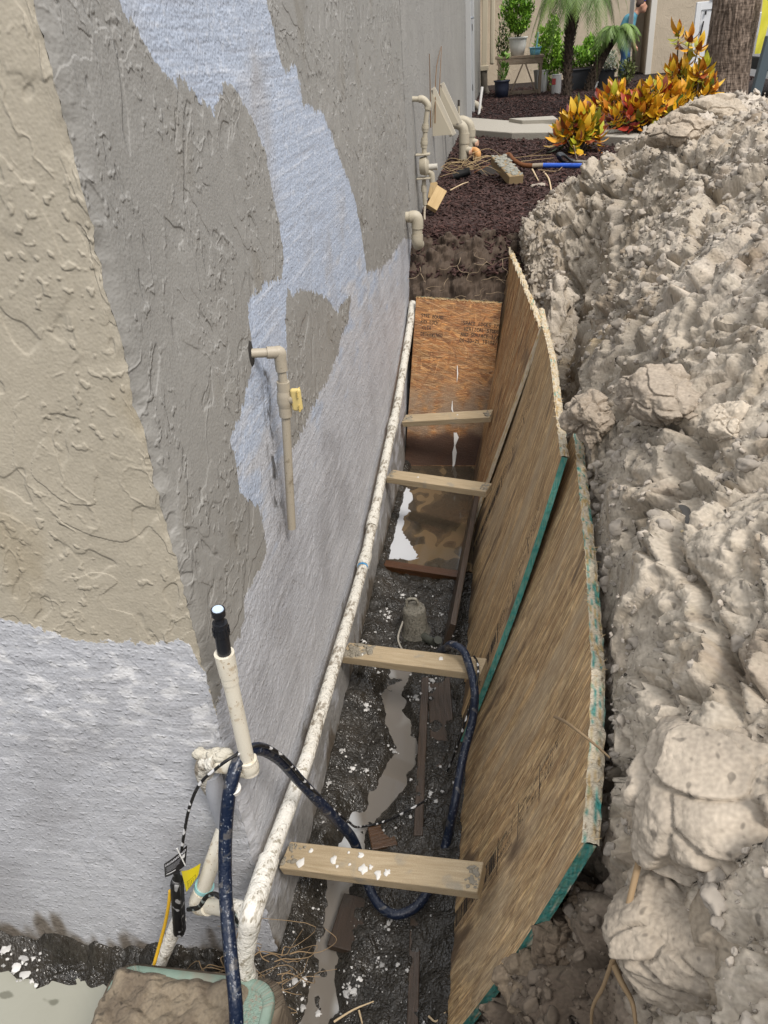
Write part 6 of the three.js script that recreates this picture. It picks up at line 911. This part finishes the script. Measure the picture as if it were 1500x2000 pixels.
{
  const b = [1.608,0.126,-15.532], t = thing('palm_tree', 'slim dark palm trunk standing beside the paint can', 'palm tree', b, 'small date palms by the bench'), z = b[2];
  part(t, 'trunk', bootTrunk([[b[0], b[1] - 0.05, z], [1.602,0.571,-15.7], [1.607,0.951,-15.7], [1.634,1.244,-15.7], [1.68,1.742,-15.7], [1.696,2.018,-15.7]], [0.075, 0.07, 0.072, 0.1, 0.14, 0.1], 3), darkBark); const r = random(21), o = [1.692,1.811,-15.7];
  for (let k = 0; k < 32; k++) part(t, 'frond', frond(o, k * 2.4, 0.85 + r() * 0.4, 1.1 + r() * 0.7, 0.15 + r() * 0.6, k + 5, 0.28), frondMats[k % 3]);
  const b2 = [2.018,0.13,-16.115], t2 = thing('palm_tree', 'leaning small palm with an arching crown in front of the white post', 'palm tree', b2, 'small date palms by the bench'), o2 = [2.472,1.054,-16.5];
  part(t2, 'trunk', bootTrunk([[b2[0], b2[1] - 0.05, -16.4], [2.142,0.43,-16.45], [2.294,0.739,-16.5], [2.419,0.95,-16.5], o2], [0.08, 0.085, 0.085, 0.09, 0.06], 7), darkBark);
  for (let k = 0; k < 18; k++) part(t2, 'frond', frond(o2, k * 2.4 + 0.2, 0.5 + r() * 0.2, 1.0 + r() * 0.5, 0.35 + r() * 0.45, k + 90, 0.2), frondMats[k % 3]);
}
// ---------------------------------------------------------------- back building, gate, post, person, van
{
  const t = thing('back_building', 'beige stucco house wall closing the garden', 'building', [4, 0.1, -20.6]), backMap = texture(512, 512, (() => { const f = tiled((u, v) => fbm(u * 6, v * 6, 4)), g = tiled((u, v) => n2(u * 90, v * 90)); return (u, v, o) => { const k = 1 + f(u, v) * 0.06 + g(u, v) * 0.03; o[0] = 186 * k; o[1] = 173 * k; o[2] = 153 * k; }; })(), 2), m = new THREE.MeshStandardMaterial({ map: backMap, bumpMap: farBump, bumpScale: 0.012, roughness: 0.9 }), trim = matte(0xcfccc4, 0.6);
  const wall = (x0, x1, z) => part(t, 'wall', sheet(24, 10, (a, b) => { const x = mix(x0, x1, a), y = mix(-0.2, 3.2, b); return [x, y, z, x, y]; }, { flip: true }), m);
  const d0 = [3.281,0.986,-20.6][0], d1 = [3.587,0.964,-20.6][0]; wall(-8, d0, -20.6); wall(d1, 16, -20.6);
  part(t, 'recess', box((d0 + d1) / 2, 1.4, -21.6, d1 - d0 + 0.5, 3.4, 0.2, 0.01), m, 'entry wall behind the white post'); part(t, 'wall', box(d0 - 0.06, 1.4, -21.1, 0.1, 3.4, 0.98, 0.005), m); part(t, 'wall', box(d1 + 0.06, 1.4, -21.1, 0.1, 3.4, 0.98, 0.005), m);
  part(t, 'corner_trim', box(d1 + 0.07, 1.5, -20.57, 0.12, 3.2, 0.06), trim); part(t, 'roof', box(4, 3.3, -22, 24, 0.2, 4.2), matte(0x8c857c));
  part(t, 'wall', sheet(6, 8, (a, b) => { const z = mix(-18.3, -20.6, a), y = mix(-0.2, 3.2, b); return [-0.15, y, z, z, y]; }), m);
  solo('white_post', 'slender white porch post in front of the person', 'post', bar([3.142,0.13,-20.055], [3.004,1.781,-19], 0.09, 0.09, { ease: 0.008 }), matte(0xd6d5d0, 0.5), [3.142,0.13,-20.055]);
}
{
  const z = -19, a = [4.274,1.398,-19], b = [4.21,0.473,-19], t = thing('garden_gate', 'white vinyl garden gate with black latch beside the thick palm', 'gate', [b[0], 0.13, z]), w = matte(0xd4d6d8, 0.45), y1 = a[1], x0 = (a[0] + b[0]) / 2;
  part(t, 'post', box(x0 + 0.05, (y1 + 0.1) / 2, z, 0.1, y1 - 0.1, 0.1, 0.01), w); part(t, 'rail', box(x0 + 0.62, y1 - 0.07, z, 1.04, 0.14, 0.05, 0.006), w); part(t, 'rail', box(x0 + 0.62, 0.32, z, 1.04, 0.14, 0.05, 0.006), w);
  for (let k = 0; k < 5; k++) part(t, 'board', box(x0 + 0.21 + k * 0.205, (y1 + 0.2) / 2 - 0.02, z - 0.01, 0.196, y1 - 0.34, 0.03, 0.006), w); part(t, 'cap', box(x0 + 0.3, y1 + 0.03, z, 0.12, 0.06, 0.1, 0.02), w);
  const l = part(t, 'latch', box(x0 + 0.19, y1 - 0.19, z + 0.035, 0.03, 0.07, 0.03), matte(0x1b1b1c, 0.4)); part(t, 'handle', bar([x0 + 0.17, y1 - 0.33, z + 0.035], [x0 + 0.14, y1 - 0.58, z + 0.035], 0.025, 0.02), matte(0x1b1b1c, 0.4));
}
solo('steel_post', 'dark slate metal post leaning beside the thick palm trunk', 'post', bar([3.309,0.108,-10.2], [3.401,0.921,-10.2], 0.1, 0.1, { ease: 0.01 }), matte(0x4b585e, 0.5), [3.309,0.108,-10.2]);
solo('yellow_tape', 'yellow warning tape hanging along the edge of the thick palm', 'tape', (() => { const p = [...[[3.491,1.351,-10.9],[3.496,1.11,-10.9],[3.488,0.937,-10.9],[3.473,0.736,-10.9]]]; return sheet(4, 24, (a, b) => { const i = Math.min(2, Math.floor(b * 3)), q = steps(p[i], p[i + 1], b * 3 - i), w = mix(0.13, 0.06, b); return [q[0] + (a - 0.5) * w, q[1], q[2] + Math.sin(a * 3 + b * 5) * 0.02, a, b]; }, { flip: true }); })(), new THREE.MeshStandardMaterial({ color: 0xd6d044, roughness: 0.5, side: THREE.DoubleSide }), [3.49,0.962,-10.9]);
{ // white van, only its rear corner shows beside the post
  const x0 = [4.098,0.04,-13.2][0], z = -13.4, gy = 0.1, t = thing('parked_van', 'white van parked beyond the dark steel post', 'van', [x0 + 1.6, gy, z]), white = matte(0xdedfe0, 0.3), glass = new THREE.MeshStandardMaterial({ color: 0x20262b, roughness: 0.08 }), black = matte(0x17181a, 0.7);
  const prof = [[0, 0.32], [0.02, 0.75], [0.1, 0.98], [0.55, 1.06], [1.0, 1.62], [1.2, 1.74], [3.9, 1.78], [4.15, 1.6], [4.2, 0.4], [4.1, 0.3]], s = new THREE.Shape(prof.map(([x, y]) => new THREE.Vector2(x, y))), g = new THREE.ExtrudeGeometry(s, { depth: 1.7, bevelEnabled: true, bevelSize: 0.06, bevelThickness: 0.06, bevelSegments: 3 }); g.translate(x0 + 0.06, gy, z - 0.85); part(t, 'body', g, white);
  const gs = new THREE.Shape([[0.98, 1.1], [1.22, 1.6], [2.2, 1.66], [2.2, 1.1]].map(([x, y]) => new THREE.Vector2(x, y))), gg = new THREE.ExtrudeGeometry(gs, { depth: 0.02, bevelEnabled: false }); gg.translate(x0, gy, z + 0.905); part(t, 'window', gg, glass);
  part(t, 'windscreen', bar([x0 + 0.6, gy + 1.13, z], [x0 + 1.0, gy + 1.64, z], 1.5, 0.03, {}), glass); part(t, 'wiper', bar([x0 + 0.52, gy + 1.12, z + 0.5], [x0 + 0.85, gy + 1.5, z + 0.1], 0.02, 0.03), black);
  for (const x of [0.75, 3.4]) { const w = part(t, 'wheel', tube([[x0 + x, gy + 0.31, z + 0.72], [x0 + x, gy + 0.31, z + 0.93]], 0.31, { sides: 28 }), black); part(w, 'rim', tube([[x0 + x, gy + 0.31, z + 0.92], [x0 + x, gy + 0.31, z + 0.945]], 0.19, { sides: 20 }), matte(0x9a9da0, 0.3, { metalness: 0.7 })); }
  part(t, 'bumper', box(x0 + 0.1, gy + 0.42, z, 0.2, 0.22, 1.8, 0.05), black); part(t, 'headlight', box(x0 + 0.09, gy + 0.8, z + 0.75, 0.14, 0.16, 0.3, 0.04), matte(0xb8bdc2, 0.15));
}
{ // person stooping over the planter, half hidden by the post and the palm
  const foot = [[3.089,0.144,-19.8][0], 0.13, -19.8], t = thing('person', 'person in teal shirt and jeans stooping behind the small palm, sunglasses on head', 'person', foot);
  const J = (dx, y, dz = 0) => [foot[0] + dx, foot[1] + y, foot[2] + dz];
  const head = J(0.2, 1.3), neck = J(0.1, 1.17), chest = J(-0.02, 1.04), waist = J(-0.12, 0.84), hip = J(-0.14, 0.76);
  const sides = [-1, 1].map((s) => ({ sh: J(0.02, 1.1, s * 0.17), el: J(0.02, 0.82, s * 0.2), wr: J(0.1, 0.6, s * 0.17), hp: J(-0.14, 0.76, s * 0.09), kn: J(-0.04, 0.42, s * 0.1), an: J(-0.1, 0.07, s * 0.1), to: J(0.05, 0.03, s * 0.11) }));
  const field = (caps, grow, x0, y0, z0, size, cells) => { const mc = new MarchingCubes(cells, matte(0xffffff), false, false, 60000); mc.isolation = 0; const f = mc.field, n = mc.size; for (let k = 0; k < n; k++) for (let j = 0; j < n; j++) for (let i = 0; i < n; i++) { const p = [x0 + (i / (n / 2) - 1) * size, y0 + (j / (n / 2) - 1) * size, z0 + (k / (n / 2) - 1) * size]; let d = 9; for (const [a, b, ra, rb] of caps) { const ab = [b[0] - a[0], b[1] - a[1], b[2] - a[2]], ap = [p[0] - a[0], p[1] - a[1], p[2] - a[2]], h = clamp((ap[0] * ab[0] + ap[1] * ab[1] + ap[2] * ab[2]) / (ab[0] ** 2 + ab[1] ** 2 + ab[2] ** 2 + 1e-9)); const e = Math.hypot(ap[0] - ab[0] * h, ap[1] - ab[1] * h, ap[2] - ab[2] * h) - mix(ra, rb, h) - grow, q = clamp(0.5 + 0.5 * (d - e) / 0.03); d = mix(d, e, q) - 0.03 * q * (1 - q); } f[i + j * n + k * n * n] = -d; } mc.update(); const c = mc.count, g = new THREE.BufferGeometry(), pos = new Float32Array(c * 3), nor = new Float32Array(c * 3); for (let i = 0; i < c; i++) { pos[i * 3] = x0 + mc.positionArray[i * 3] * size; pos[i * 3 + 1] = y0 + mc.positionArray[i * 3 + 1] * size; pos[i * 3 + 2] = z0 + mc.positionArray[i * 3 + 2] * size; nor[i * 3] = mc.normalArray[i * 3]; nor[i * 3 + 1] = mc.normalArray[i * 3 + 1]; nor[i * 3 + 2] = mc.normalArray[i * 3 + 2]; } g.setAttribute('position', new THREE.BufferAttribute(pos, 3)); g.setAttribute('normal', new THREE.BufferAttribute(nor, 3)); return g; };
  const torso = [[chest, waist, 0.13, 0.115], [waist, hip, 0.115, 0.125]], arms = sides.flatMap((s) => [[s.sh, s.el, 0.048, 0.04], [s.el, s.wr, 0.04, 0.03]]), legs = sides.flatMap((s) => [[s.hp, s.kn, 0.085, 0.06], [s.kn, s.an, 0.058, 0.04], [s.an, s.to, 0.04, 0.035]]);
  const hands = sides.flatMap((s) => { const w = s.wr, l = [[w, [w[0] + 0.04, w[1] - 0.06, w[2]], 0.028, 0.026]]; for (let f = 0; f < 4; f++) { const o = (f - 1.5) * 0.018, L = [0.05, 0.06, 0.056, 0.042][f]; l.push([[w[0] + 0.045, w[1] - 0.07, w[2] + o], [w[0] + 0.075, w[1] - 0.075 - L * 0.6, w[2] + o * 1.1], 0.0095, 0.009]); } l.push([[w[0] + 0.03, w[1] - 0.03, w[2] + 0.02], [w[0] + 0.075, w[1] - 0.055, w[2] + 0.035], 0.011, 0.009]); return l; });
  const face = [[head, [head[0] + 0.03, head[1] - 0.06, head[2]], 0.095, 0.07], [[head[0] + 0.1, head[1] - 0.0, head[2]], [head[0] + 0.112, head[1] - 0.03, head[2]], 0.012, 0.016], [[head[0] + 0.07, head[1] - 0.1, head[2]], [head[0] + 0.085, head[1] - 0.075, head[2]], 0.03, 0.02], ...[-1, 1].map((s) => [[head[0] - 0.01, head[1] + 0.005, head[2] + s * 0.092], [head[0] - 0.015, head[1] - 0.03, head[2] + s * 0.088], 0.016, 0.012]), [neck, head, 0.055, 0.055]];
  part(t, 'body', field([...torso, ...arms, ...legs, ...hands, ...face, [chest, neck, 0.1, 0.055], ...sides.map((s) => [chest, s.sh, 0.09, 0.055])], 0, foot[0], 0.85, foot[2], 0.82, 84), matte(0xb98a72, 0.6));
  part(t, 'shirt', field([...torso, [chest, neck, 0.1, 0.05], ...sides.flatMap((s) => [[chest, s.sh, 0.09, 0.058], [s.sh, steps(s.sh, s.el, 0.55), 0.056, 0.058]])], 0.012, foot[0], 1.05, foot[2], 0.5, 56), matte(0x4d8496, 0.85));
  part(t, 'jeans', field([[waist, hip, 0.11, 0.125], ...sides.flatMap((s) => [[s.hp, s.kn, 0.09, 0.068], [s.kn, s.an, 0.066, 0.055]])], 0.012, foot[0], 0.55, foot[2], 0.55, 56), matte(0x2b4f77, 0.85));
  part(t, 'shoe', join(sides.map((s) => box((s.an[0] + s.to[0]) / 2 + 0.02, foot[1] + 0.045, s.an[2], 0.27, 0.09, 0.1, 0.035))), matte(0x4a4540, 0.7));
  part(t, 'hair', lump(head[0] - 0.022, head[1] + 0.03, head[2], 0.098, 0.085, 0.1, 8, 0.12, 3), matte(0x3c2b22, 0.8)); part(t, 'sunglasses', join([box(head[0] + 0.06, head[1] + 0.09, head[2] + 0.035, 0.03, 0.035, 0.055, 0.012), box(head[0] + 0.06, head[1] + 0.09, head[2] - 0.035, 0.03, 0.035, 0.055, 0.012)]), matte(0x3b3fae, 0.2));
}

// ---------------------------------------------------------------- shadows for every mesh, then draw
scene.traverse((o) => { if (o.isMesh) o.castShadow = o.receiveShadow = true; });
renderer.render(scene, camera);
